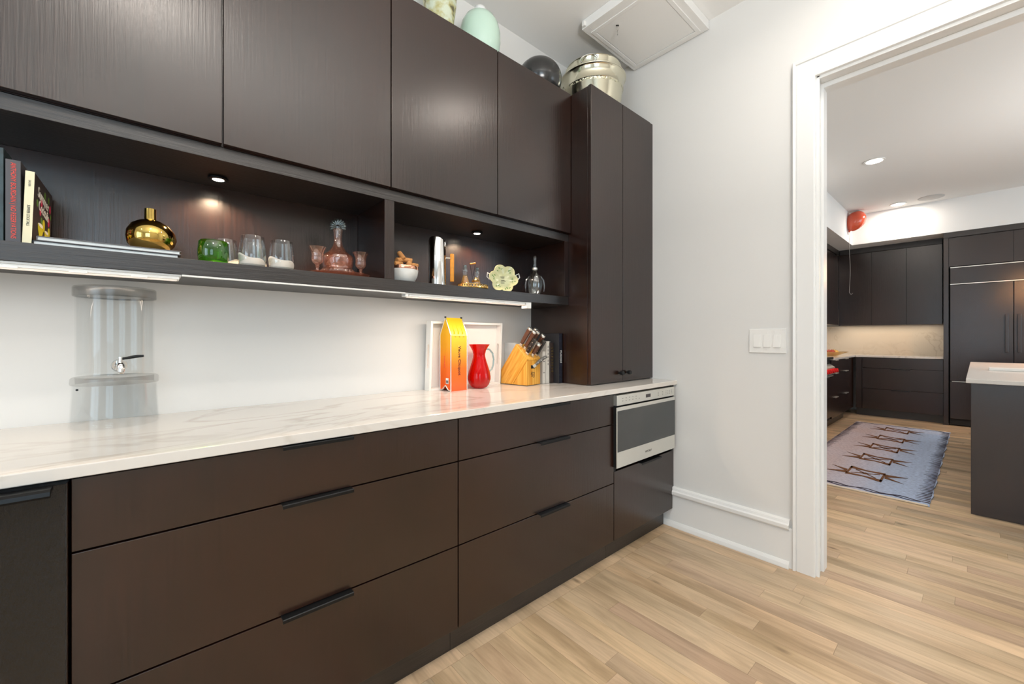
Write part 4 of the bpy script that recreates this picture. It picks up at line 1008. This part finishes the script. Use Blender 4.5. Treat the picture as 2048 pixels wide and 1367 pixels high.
# scalloped pale green dish, tilted on edge
M['dish'] = plain('pale green porcelain', srgb(196, 196, 150), .15, vary=.08, vscale=25)
dc = Vector((-1.082, -.236, Z+.0738)); dn = Vector((-.46, -.86, .22)).normalized(); dxv = Vector((0, 0, 1)).cross(dn).normalized(); dyv = dn.cross(dxv)
mtd = Matrix(((dxv.x, dyv.x, dn.x, dc.x), (dxv.y, dyv.y, dn.y, dc.y), (dxv.z, dyv.z, dn.z, dc.z), (0, 0, 0, 1)))
t = thing('scalloped_dish', 'pale green flower-shaped porcelain dish tilted on its edge', 'dish', (dc.x, dc.y, Z))
scal = lambda a, z: (1+.20*abs(math.cos(3*a+.5))-.14)*.96
b = B(); b.lathe([(0, 0), (.030, .001), (.045, .005), (.064, .011), (.076, .016), (.0775, .0145), (.064, .008), (.045, .002), (.030, -.002), (0, -.003)], seg=80, rip=scal, mat=mtd @ Matrix.Translation((0, 0, -.01)))
b.out('dish', 'dish', t, 50)
b = B()
rg = random.Random(3)
for i in range(26):
    a = 2*PI*i/26; r = rg.uniform(.046, .062); zq = .0045+(r-.045)*.33-.01
    for k in range(2):
        aa = a+rg.uniform(-.08, .08); r2 = r+rg.uniform(-.006, .006)
        b.lathe([(0, 0), (.0032, 0), (0, .0008)], seg=6, sx=1.6, mat=mtd @ Matrix.Translation((r2*math.cos(aa), r2*math.sin(aa), .0052+(r2-.045)*.32-.01)) @ Matrix.Rotation(aa, 4, 'Z'))
b.out('floral_print', 'leaf', t)
b = B()
for i, (xx, yy, w_) in enumerate(((-.004, .012, .022), (-.002, .006, .016), (-.002, -.006, .018), (0, -.011, .026), (-.004, -.021, .020))):
    b.box(xx-w_/2, xx+w_/2, yy-.0012, yy+.0012, -.0093, -.0084, mat=mtd)
b.out('small_lettering', 'ink', t)
for s_ in (-1, 1):
    b = B(); b.tube([mtd @ Vector((s_*.066, .020, -.002)), mtd @ Vector((s_*.084, .030, 0)), mtd @ Vector((s_*.088, .008, 0)), mtd @ Vector((s_*.074, -.006, -.002))], .0026, 8).out('scroll_handle', 'pearl', t, 50)

# clear glass bird-shaped decanter
x, y = -.806, -.190
t = thing('bird_decanter', 'clear glass bird-shaped decanter with silver collar at the right end of the niche', 'decanter', (x, y, Z))
lob = lambda a, z: 1+.06*math.cos(3*a+1)*max(0, 1-abs(z-.05)/.06)
B().lathe([(0, .002), (.022, .001), (.026, .004), (.030, .012), (.040, .040), (.0435, .070), (.041, .095), (.033, .118), (.022, .138), (.015, .150), (.0135, .156)], (x, y, Z), 48, lob).out('body', 'glass', t, 60)
B().lathe([(0, .006), (.024, .008), (.036, .042), (.039, .070), (.036, .095), (.028, .116)], (x, y, Z), 48, lob).out('inner_wall', 'glass', t, 60)
B().lathe([(.0145, .155), (.0165, .156), (.0165, .166), (.0145, .167), (.0125, .166)], (x, y, Z), 32).out('collar', 'steel', t, 40)
b = B(); b.lathe([(.010, .160), (.009, .185), (.0075, .205), (.010, .216), (.011, .226), (.007, .235), (0, .238)], (x, y, Z), 24); b.cyl((x-.004, y-.006, Z+.226), (x-.020, y-.026, Z+.232), .0045, .001, 10)
b.out('bird_head_stopper', 'glass', t, 60)
for s_ in (-1, 1):
    dv = Vector((.75, -.66, 0))*s_
    b = B(); p = Vector((x, y, Z)); b.tube([p+dv*.034+Vector((0, 0, .118)), p+dv*.050+Vector((0, 0, .095)), p+dv*.055+Vector((0, 0, .062)), p+dv*.052+Vector((0, 0, .030))], [.003, .0055, .005, .0015], 10)
    b.out('wing', 'glass', t, 60)

# books and boxes on the counter beside the tall cabinet
Zc = .9146
t, mt, co = book('hardcover_book', 'thick black book with navy spine standing against the tall cabinet side', -.690, -.660, -.270, -.085, Zc, 1.205, 'book_black', 'paper', group='books on the counter')
B().box(-.6895, -.6605, -.2712, -.2702, Zc+.001, 1.204, .0003).out('spine_jacket', 'book_navy', t)
text('spine_lettering', 'MURDERS', .017, frame((-.674, -.2718, 1.07), (0, 0, -1), (1, 0, 0)), 'ink_white', t, sx=1.0)
b = B()
for z, n_ in ((1.155, 3), (1.105, 1), (1.015, 3)):
    for i in range(n_): b.box(-.6908, -.6900, -.205, -.180, z-.007*i, z-.007*i+.0022)
b.out('cover_mark', 'ink_white', t)
B().box(-.6909, -.6901, -.222, -.185, .932, .968).out('barcode_label', 'ink_white', t)
t, mt, co = book('hardcover_book', 'black and olive book second from the tall cabinet, behind the knives', -.716, -.694, -.232, -.08, Zc, 1.150, 'book_brown', 'paper', group='books on the counter')
b = B()
for i in range(9): b.box(-.712, -.698, -.2332, -.2318, .98+i*.017, .986+i*.017)
b.out('spine_mark', 'brass', t)
t, mt, co = book('hardcover_book', 'white book with black spine dashes behind the knife block', -.742, -.719, -.222, -.07, Zc, 1.160, 'book_white', 'paper', group='books on the counter')
b = B()
for i in range(6): b.box(-.732, -.729, -.2235, -.2218, 1.02+i*.020, 1.033+i*.020)
b.out('spine_mark', 'ink', t)
t, mt, co = book('paperback_book', 'white paperback at the left of the counter books, mostly behind the block', -.768, -.746, -.215, -.06, Zc, 1.10, 'book_white', 'paper', group='books on the counter')
b = B(); b.box(-.764, -.750, -.2165, -.2148, .975, .978); b.box(-.764, -.750, -.2165, -.2148, 1.04, 1.043); b.out('spine_mark', 'ink', t)
t, mt, co = book('paperback_book', 'grey booklet against the wall behind the knife block', -.878, -.860, -.100, -.004, Zc, 1.150, 'paper_white', 'paper', group='books on the counter')

# ------------------------------------------------------------------ on top of the cabinets
zc = 2.5805
x, y = -1.425, -.165
t = thing('crackle_jar', 'tall mottled green-gold crackle glass jar on top of the wall cabinets', 'jar', (x, y, zc))
cr_prof = [(0, .002), (.070, .001), (.078, .01), (.074, .05), (.070, .10), (.069, .125), (.074, .16), (.080, .20), (.082, .24), (.076, .30), (.060, .335), (.058, .345)]
B().lathe(cr_prof, (x, y, zc), 48).out('body', 'crackle', t, 60)
B().lathe([(.058, .345), (.064, .350), (.062, .356), (0, .37)], (x, y, zc), 40).out('lid', 'pearl', t, 50)
x, y = -1.186, -.170
t = thing('mint_vase', 'rounded mint green glass vessel with pale knob on the wall cabinets', 'vase', (x, y, zc))
B().lathe([(0, .002), (.055, .001), (.075, .02), (.098, .075), (.106, .135), (.105, .180), (.096, .222), (.078, .254), (.050, .276), (.022, .286)], (x, y, zc), 48).out('body', 'mint', t, 60)
B().lathe([(.022, .285), (.030, .290), (.034, .301), (.028, .313), (.012, .320), (0, .321)], (x, y, zc), 32).out('knob', 'pearl', t, 60)
x, y = -.748, -.168
t = thing('black_globe', 'round black globe vessel beside the metal tub on the cabinets', 'vase', (x, y, zc))
pr_ = [(0, .0), (.035, .0), (.045, .008)]+[(.132*math.cos(a), .122+.118*math.sin(a)) for a in [-1.15+i*.2 for i in range(14)]]+[(0, .240)]
B().lathe(pr_, (x, y, zc), 48).out('body', 'black_ball', t, 60)
# party tub, with a second tub nested inside
x, y = -.330, -.236
zc2 = 2.5808
t = thing('party_tub', 'hammered champagne-coloured metal tub on top of the tall cabinet', 'tub', (x, y, zc2))
B().lathe([(0, .002), (.150, .001), (.155, .005), (.188, .165), (.190, .172)], (x, y, zc2), 72).out('hammered_wall', 'hammered', t, 60)
B().lathe([(.190, .172), (.1925, .174), (.192, .178), (.199, .238), (.204, .244), (.209, .246), (.210, .250), (.207, .254), (.203, .252), (.196, .238), (.18, .1), (.14, .01), (0, .008)], (x, y, zc2), 72).out('upper_band', 'champagne', t, 50)
for k, a in enumerate((2.25,)):
    dv = Vector((math.cos(a), math.sin(a), 0)); tv = Vector((-dv.y, dv.x, 0)); p = Vector((x, y, zc2+.205))+dv*.212
    hh = B(); hh.tube([p+tv*.042*math.cos(q)+Vector((0, 0, .026*math.sin(q)))+dv*.012*(1+math.sin(q))*.5 for q in [i*2*PI/20 for i in range(20)]], .0032, 8, True); hh.out('handle', 'steel', t, 60)
t = thing('inner_tub', 'smooth round metal tub nested inside the hammered tub', 'tub', (x+.004, y, zc2+.02))
B().lathe([(0, .0), (.128, 0), (.135, .01), (.168, .20), (.174, .300), (.178, .305), (.176, .310), (.170, .308), (.164, .20), (.13, .012), (0, .006)], (x+.004, y, zc2+.0095), 72).out('wall', 'champagne', t, 50)
aa = 2.6; dv = Vector((math.cos(aa), math.sin(aa), 0)); dv = Vector((-.86, -.50, 0)).normalized(); tv = Vector((-dv.y, dv.x, 0)); p = Vector((x+.004, y, zc2+.285))+dv*.188
B().tube([p+tv*.050*math.cos(q)+Vector((0, 0, .026*math.sin(q))) for q in [i*2*PI/24 for i in range(24)]], .003, 8, True).out('handle', 'steel', t, 60)

# ------------------------------------------------------------------ kitchen: left run along the back wall
def kdrawers(x0, x1, label, splits, hx, hw, grp, panel=None):
    t = thing('drawer_cabinet', label, 'cabinet', ((x0+x1)/2, -.3, 0), grp)
    B().box(x0+.001, x1-.001, YF+.021, -.004, .112, .886).out('carcass', 'black', t)
    B().box(x0+.001, x1-.001, -.565, -.55, .0008, .112).out('toe_kick', 'dark_h', t)
    for a, c in zip(splits, splits[1:]): drawer(t, x0, x1, a, c, YF, hx, hw, pm='steel')
    return t
kdrawers(4.225, 4.62, 'narrow dark kitchen drawers right beside the red-knobbed range', (.112, .39, .71, .884), 4.42, .19, 'kitchen base cabinets')
kdrawers(4.62, 5.25, 'dark kitchen drawers between the narrow ones and the corner', (.112, .39, .71, .884), 5.06, .22, 'kitchen base cabinets')
tag(B().box(5.252, 5.66, -.617, -.6, .112, .884, .001).out('corner_filler', 'dark_v'), 'plain dark filler panel in the kitchen corner, left-wall side', 'panel')
t = thing('range_cooker', 'kitchen range with a row of red knobs, cut off by the door frame', 'stove', (3.75, -.3, 0))
B().box(3.30, 4.222, -.60, -.02, .1, .90, .002).out('body', 'black', t)
B().box(3.31, 4.215, -.64, -.602, .68, .695, .001).out('trim_rail', 'steel', t)
B().prism([(3.305, -.602, .70), (3.305, -.66, .715), (3.305, -.655, .80), (3.305, -.602, .84)], (.915, 0, 0)).out('control_panel', 'steel', t, fix=True)
for i in range(8):
    xx = 3.40+i*.106
    B().cyl((xx, -.658, .762), (xx, -.702, .765), .027, .024, 18).out('knob', 'knob_red', t, 40)
B().box(3.32, 4.205, -.625, -.602, .15, .66, .002).out('oven_door', 'dark_v', t)
B().box(3.305, 4.22, -.64, -.02, .9, .93, .003).out('cooktop', 'black_metal', t)
XFAR = Matrix(((0, 1, 0, 0), (-1, 0, 0, 0), (0, 0, 1, 0), (0, 0, 0, 1)))
b = B(); b.box(4.225, 6.299, -.642, -.001, .8877, .914, .002); ct = b.out('kitchen_countertop', 'quartz')
tag(ct, 'white kitchen countertop holding the fruit bowl, running into the corner', 'countertop')
tag(B().box(5.638, 6.299, -1.576, -.644, .8877, .914, .002).out('kitchen_countertop', 'quartz'), 'white countertop under the far backsplash left of the fridge', 'countertop')
tag(B().box(.145, 6.278, -.018, -.002, .9146, 1.385).out('backsplash', 'splash'), 'cream stone backsplash on the range wall of the kitchen', 'backsplash')
tag(B().box(6.28, 6.298, -1.555, -.02, .9146, 1.376).out('backsplash', 'splash'), 'cream stone backsplash on the far kitchen wall', 'backsplash')
# left wall cabinets
kx = [4.25, 4.82, 5.39, 5.945]
kl = ['kitchen wall cabinet on the range side, farthest from the corner', 'kitchen wall cabinet on the range side, middle one', 'kitchen wall cabinet on the range side, next to the corner']
for i in range(3):
    t = thing('wall_cabinet', kl[i], 'cabinet', ((kx[i]+kx[i+1])/2, -.17, 1.38), 'kitchen wall cabinets')
    B().box(kx[i]+.0005, kx[i+1]-.0005, -.3645, -.002, 1.387, 2.599).out('carcass', 'dark_v', t)
    B().box(kx[i]+.0015, kx[i+1]-.0015, -.385, -.366, 1.387, 2.516, .001).out('door', 'dark_v', t)
tag(B().box(4.25, 5.90, -.397, -.386, 2.52, 2.598, .001).out('crown_strip', 'dark_h'), 'dark top strip above the range-side wall cabinets', 'trim board')
t = thing('range_hood', 'dark hood cabinet over the range, hidden by the door frame', 'hood', (3.75, -.2, 1.75))
B().box(3.28, 4.245, -.45, -.002, 1.75, 2.598).out('cover', 'dark_v', t); B().box(3.30, 4.22, -.44, -.02, 1.735, 1.7495).out('filter', 'steel', t)

# kitchen: far run, fronts face -X
XF.append(XFAR)
t = thing('drawer_cabinet', 'wide dark kitchen drawer unit under the far backsplash', 'cabinet', (1.15, 6.0, 0), 'kitchen base cabinets')
YK = 5.66
B().box(.722, 1.575, YK+.021, 6.296, .112, .886).out('carcass', 'black', t)
B().box(.645, 1.575, YK+.07, YK+.085, .0008, .112).out('toe_kick', 'dark_h', t)
for a, c in zip((.112, .417, .727, .884), (.417, .727, .884, 1)):
    if c < 1: drawer(t, .72, 1.576, a, c, YK, 1.15, .20) if a < .7 else drawer(t, .72, 1.576, a, c, YK)
tag(B().box(.645, .718, YK+.001, YK+.03, .112, .884, .001).out('corner_filler', 'dark_v'), 'upright dark filler strip in the kitchen corner, far-wall side', 'panel')
ux = [.384, .792, 1.184, 1.554]
ul = ['leftmost dark door cabinet above the far backsplash', 'middle dark door cabinet above the far backsplash', 'rightmost dark door cabinet above the far backsplash, next to the fridge']
for i in range(3):
    t = thing('wall_cabinet', ul[i], 'cabinet', ((ux[i]+ux[i+1])/2, 6.1, 1.377), 'kitchen wall cabinets')
    B().box(ux[i]+.0025, ux[i+1]-.0005, 5.97, 6.296, 1.3785, 2.5985).out('carcass', 'dark_v', t)
    B().box(ux[i]+.002, ux[i+1]-.0015, 5.95, 5.969, 1.377, 2.516, .001).out('door', 'dark_v', t)
tag(B().box(.40, 1.553, 5.938, 5.949, 2.52, 2.5985, .001).out('crown_strip', 'dark_h'), 'dark top strip above the far wall cabinets', 'trim board')
# fridge surround and fridge
t = thing('fridge_surround', 'tall dark panels and top cabinets framing the built-in refrigerator', 'cabinet', (2.17, 5.9, 0))
B().box(1.5775, 1.625, 5.60, 6.296, .0008, 2.5985, .0015).out('side_panel', 'dark_v', t)
B().box(1.570, 1.630, 5.592, 5.66, .0008, .03, .001).out('plinth_block', 'dark_v', t)
B().box(2.735, 2.78, 5.60, 6.296, .0008, 2.5985, .0015).out('side_panel', 'dark_v', t)
B().box(1.6255, 2.7345, 5.63, 6.296, 2.135, 2.5985).out('carcass', 'black', t)
B().box(1.577, 2.781, 5.587, 5.5995, 2.528, 2.597, .001).out('crown_strip', 'dark_h', t)
for x0, x1 in ((1.627, 2.179), (2.181, 2.733)):
    B().box(x0, x1, 5.61, 5.629, 2.14, 2.525, .001).out('door', 'dark_v', t)
t = thing('refrigerator', 'built-in dark wood-panelled double-door refrigerator behind the kitchen island', 'refrigerator', (2.18, 5.9, 0))
B().box(1.635, 2.73, 5.63, 6.29, .012, 2.13).out('body', 'black', t)
B().box(1.640, 2.725, 5.602, 5.628, 1.908, 2.115, .001).out('grille_panel', 'dark_v', t)
b = B(); b.box(1.640, 2.725, 5.598, 5.620, 2.117, 2.128, .001); b.out('steel_strip', 'steel', t)
b = B(); b.box(1.640, 2.725, 5.598, 5.620, 1.893, 1.904, .001); b.out('steel_strip', 'steel', t)
for x0, x1, hx in ((1.640, 2.1765, 2.124), (2.1835, 2.725, 2.224)):
    d = B().box(x0, x1, 5.600, 5.626, .605, 1.888, .001).out('door', 'dark_v', t)
    b = B(); b.box(hx-.014, hx+.014, 5.545, 5.562, 1.0, 1.476, .002); b.box(hx-.008, hx+.008, 5.5622, 5.5998, 1.05, 1.07); b.box(hx-.008, hx+.008, 5.5622, 5.5998, 1.40, 1.42); b.out('handle', 'dark_v', d)
d = B().box(1.640, 2.725, 5.600, 5.626, .10, .590, .001).out('freezer_drawer', 'dark_v', t)
b = B(); b.box(1.655, 2.71, 5.597, 5.6195, .592, .600); b.out('steel_strip', 'steel', t)
B().box(1.66, 2.71, 5.66, 5.67, .012, .098).out('toe_grille', 'black', t)
XF.pop()

# kitchen island
t = thing('kitchen_island', 'dark kitchen island with pale stone top at the right edge', 'island', (2.95, -2.5, 0))
B().box(1.655, 4.30, -3.1, -1.849, .0008, .887, .0015).out('body', 'dark_v', t)
M['quartz_gray'] = plain('pale grey honed stone', srgb(214, 212, 208), .3)
B().box(1.495, 4.335, -3.2, -1.829, .888, .914, .0025).out('stone_top', 'quartz_gray', t)
b = B(); b.box(2.45, 2.90, -1.8488, -1.820, .845, .862, .002); b.out('appliance_handle', 'steel', t)
tag(B().box(2.62, 2.78, -2.75, -1.94, .9145, .938, .004).out('cutting_board', 'white_plastic'), 'long white board lying on the kitchen island', 'board')

# rug
t = thing('rug', 'pale blue and mauve wool runner rug with brown geometric motifs on the kitchen floor', 'rug', (3.28, -1.3, 0))
RX0, RX1, RY0, RY1 = 1.60, 4.96, -1.66, -.765
b = B(); nx, ny = 60, 16; g = []
rr = random.Random(5)
for i in range(nx+1):
    row = []
    for j in range(ny+1):
        x = RX0+(RX1-RX0)*i/nx; y = RY0+(RY1-RY0)*j/ny
        if j in (0, ny): y += .004*math.sin(i*.9)+.002*math.sin(i*2.3)
        if i in (0, nx): x += .006*math.sin(j*1.3)
        row.append((x, y))
    g.append(row)
top = [[b.bm.verts.new((x, y, .009+.0012*math.sin(i*.7+j))) for j, (x, y) in enumerate(r)] for i, r in enumerate(g)]
bot = [[b.bm.verts.new((x, y, .0012)) for (x, y) in r] for r in g]
for i in range(nx):
    for j in range(ny):
        b.bm.faces.new((top[i][j], top[i+1][j], top[i+1][j+1], top[i][j+1]))
for i in range(nx):
    b.bm.faces.new((bot[i][0], bot[i+1][0], top[i+1][0], top[i][0])); b.bm.faces.new((top[i][ny], top[i+1][ny], bot[i+1][ny], bot[i][ny]))
for j in range(ny):
    b.bm.faces.new((top[0][j], top[0][j+1], bot[0][j+1], bot[0][j])); b.bm.faces.new((bot[nx][j], bot[nx][j+1], top[nx][j+1], top[nx][j]))
b.out('pile', 'rug', t)
ZR = .0106
def poly(b, pts): b.prism([(x, y, ZR) for x, y in pts], (0, 0, .0012))
for xc, yc, s in ((2.15, -1.242, 1.0), (2.78, -1.235, .95), (3.37, -1.23, .95), (3.95, -1.22, .95), (4.58, -1.21, .95)):
    b = B(); L, w_ = .19*s, .125*s
    def q(u, v): return (xc+u*L, yc+v*w_)
    for sg in (1, -1):
        poly(b, [q(1*sg, .98*sg), q(.62*sg, .05*sg), q(.66*sg, -.95*sg), q(.34*sg, -.95*sg), q(.44*sg, .0), q(.60*sg, .98*sg)])
        poly(b, [q(.9*sg, .98*sg), q(.9*sg, .86*sg), q(-.50*sg, .84*sg), q(-.50*sg, .96*sg)])
        poly(b, [q(.22*sg, 1.0*sg), q(-.10*sg, 1.0*sg), q(.58*sg, 2.0*sg)])
        poly(b, [q(-.02*sg, 1.0*sg), q(-.46*sg, .9*sg), q(-.52*sg, 2.05*sg)])
        poly(b, [q(.52*sg, .62*sg), q(.42*sg, .62*sg), q(.04*sg, .10*sg), q(.04*sg, -.02*sg)])
        poly(b, [q(.30*sg, -.70*sg), q(.20*sg, -.72*sg), q(-.04*sg, -.10*sg), q(.04*sg, -.04*sg)])
    poly(b, [q(-.16, 0), q(0, -.30), q(.16, 0), q(0, .30)])
    b.out('motif', 'rug_brown', t, fix=True)
for side in (0, 1):
    b = B(); n = 74
    for i in range(n):
        x = RX0+.05+(RX1-RX0-.1)*i/n; dx = (RX1-RX0)/n*.55
        y0 = RY0+.004 if side == 0 else RY1-.004; dd = (.055+.03*rr.random())*(1 if side == 0 else -1)
        b.prism([(x, y0, ZR), (x+dx, y0, ZR), (x+dx*.4, y0+dd, ZR)], (0, 0, .0008))
    b.out('zigzag_border', 'rug_navy', t, fix=True)
for off in (.05, .075):
    b = B()
    pts = [(RX0+off+.018*math.sin(i*1.15+off*60), RY0+.05+(RY1-RY0-.1)*i/22, ZR+.0006) for i in range(23)]
    b.tube(pts, .0035, 5).out('border_line', 'rug_navy', t)
b = B(); pts = [(RX1-.05+.012*math.sin(i*1.3), RY0+.05+(RY1-RY0-.1)*i/22, ZR+.0006) for i in range(23)]
b.tube(pts, .003, 5)
b.out('border_line', 'rug_navy', t)
for X in (RX0-.006, RX1-.006):
    b = B(); b.box(X, X+.014, RY0+.01, RY1-.01, .0015, .012, .003)
    b.out('end_binding', 'rug_cream', t)

# kitchen ceiling fixtures
for i, (x, y) in enumerate(KITCHEN_LAMPS):
    lab = {0: 'nearer lit recessed ceiling light seen through the doorway', 1: 'farther lit recessed ceiling light near the far kitchen cabinets'}.get(i, 'kitchen ceiling light %s, outside the picture' % ['', '', 'just behind the doorway wall', 'at the near end of the island', 'in front of the kitchen window', 'at the far end of the kitchen'][i])
    t = thing('recessed_light', lab, 'light', (x, y, 3.03), 'kitchen ceiling lights')
    B().lathe([(.066, .018), (.086, .018), (.090, .013), (.088, .009), (.070, .010), (.066, .018)], (x, y, 3.031), 40).out('trim_ring', 'white_plastic', t, 40)
    B().lathe([(0, 0), (.066, 0), (.066, .006), (0, .006)], (x, y, 3.040), 32).out('lens', 'lamp_white', t)
t = thing('ceiling_speaker', 'round flush white speaker grille in the kitchen ceiling', 'speaker', (5.31, -1.475, 3.04))
B().lathe([(0, 0), (.118, 0), (.125, .003), (.127, .007), (0, .008)], (5.31, -1.475, 3.0415), 48).out('grille', 'speaker_gray', t, 40)

# balloon caught in the ceiling corner
bc = Vector((5.30, -.700, 2.905))
ax = Vector((.25, -.35, .85)).normalized()
mtb = Matrix.Translation(bc) @ ax.to_track_quat('Z', 'Y').to_matrix().to_4x4()
t = thing('balloon', 'orange-red balloon floating against the kitchen ceiling corner', 'balloon', tuple(bc))
pts = []
for i in range(17):
    a = -PI/2+PI*i/16; r = .118*math.cos(a); z = .142*math.sin(a)
    if z < 0: r *= (1+.12*z/.142*1.0); z *= 1.15
    pts.append((max(r, 0), z))
bl_ = B().lathe(pts, seg=40, mat=mtb).out('skin', 'rubber_red', t, 60)
kn = bc-ax*.165
B().cyl(kn+ax*.008, kn-ax*.016, .005, .013, 12).out('knot', 'rubber_red', t)
sp = [kn-ax*.008]
for i in range(1, 26): sp.append(Vector((kn.x+.004*math.sin(i*.35), kn.y+.006*math.sin(i*.3), kn.z-.010-.036*i)))
sp += [sp[-1]+Vector((.01, -.02, -.03)), sp[-1]+Vector((.0, -.04, -.01))]
B().tube(sp, .0018, 6).out('string', 'string', t, 60)

# fruit bowl on the range-side counter
x, y = 5.03, -.47
t = thing('fruit_bowl', 'wide golden glass bowl of fruit on the kitchen counter', 'bowl', (x, y, .914))
wav = lambda a, z: 1+.05*math.cos(5*a)*(z/.06)
B().lathe([(0, .003), (.05, .001), (.06, .004), (.10, .022), (.145, .045), (.185, .062), (.187, .064), (.183, .064), (.10, .027), (.05, .009), (0, .008)], (x, y, .9145), 60, wav).out('bowl', 'amber_glass', t, 60)
fr = [(-.055, -.01, .058, .040, 'fruit_red', 'red apple at the left of the fruit bowl'), (.030, -.04, .055, .036, 'fruit_yellow', 'yellow fruit at the front of the fruit bowl'), (.035, .04, .058, .038, 'fruit_red', 'red apple at the back of the fruit bowl'), (.105, .0, .062, .034, 'fruit_yellow', 'yellow pear at the right of the fruit bowl')]
for dx, dy, dz, r, m_, lb in fr:
    t = thing('fruit', lb, 'fruit', (x+dx, y+dy, .914+dz-r), 'fruit in the kitchen bowl')
    B().lathe([(0, -r*.86), (r*.4, -r*.92), (r*.85, -r*.5), (r, .0), (r*.9, r*.45), (r*.5, r*.85), (r*.15, r*.82), (0, r*.72)], (x+dx, y+dy, .9145+dz), 24).out('flesh', m_, t, 60)
    B().cyl((x+dx, y+dy, .9145+dz+r*.7), (x+dx+.004, y+dy, .9145+dz+r*1.05), .002, .0015, 6).out('stalk', 'ink', t)

# pendant lamp over the island (just outside the picture; its warm glow shows on the fridge doors)
light('pendant_glow', 'POINT', (3.95, -2.45, 2.02), 40, (1, .50, .22), .05)
t = thing('pendant_lamp', 'warm pendant lamp over the kitchen island, outside the picture', 'lamp', (3.95, -2.45, 2.0))
B().cyl((3.95, -2.45, 2.25), (3.95, -2.45, 3.049), .005, .005, 8).out('cord', 'black_metal', t)
B().lathe([(.03, .25), (.06, .22), (.13, .06), (.14, .0), (.135, .0), (.125, .06), (.055, .21)], (3.95, -2.45, 2.0), 32).out('lamp_shade', 'brass', t, 50)
M['bulb'] = emit('warm bulb', (1, .55, .25, 1), 30)
B().lathe([(0, 0), (.03, .012), (.04, .04), (.025, .075), (.012, .1), (0, .1)], (3.95, -2.45, 2.03), 20).out('bulb', 'bulb', t, 60)
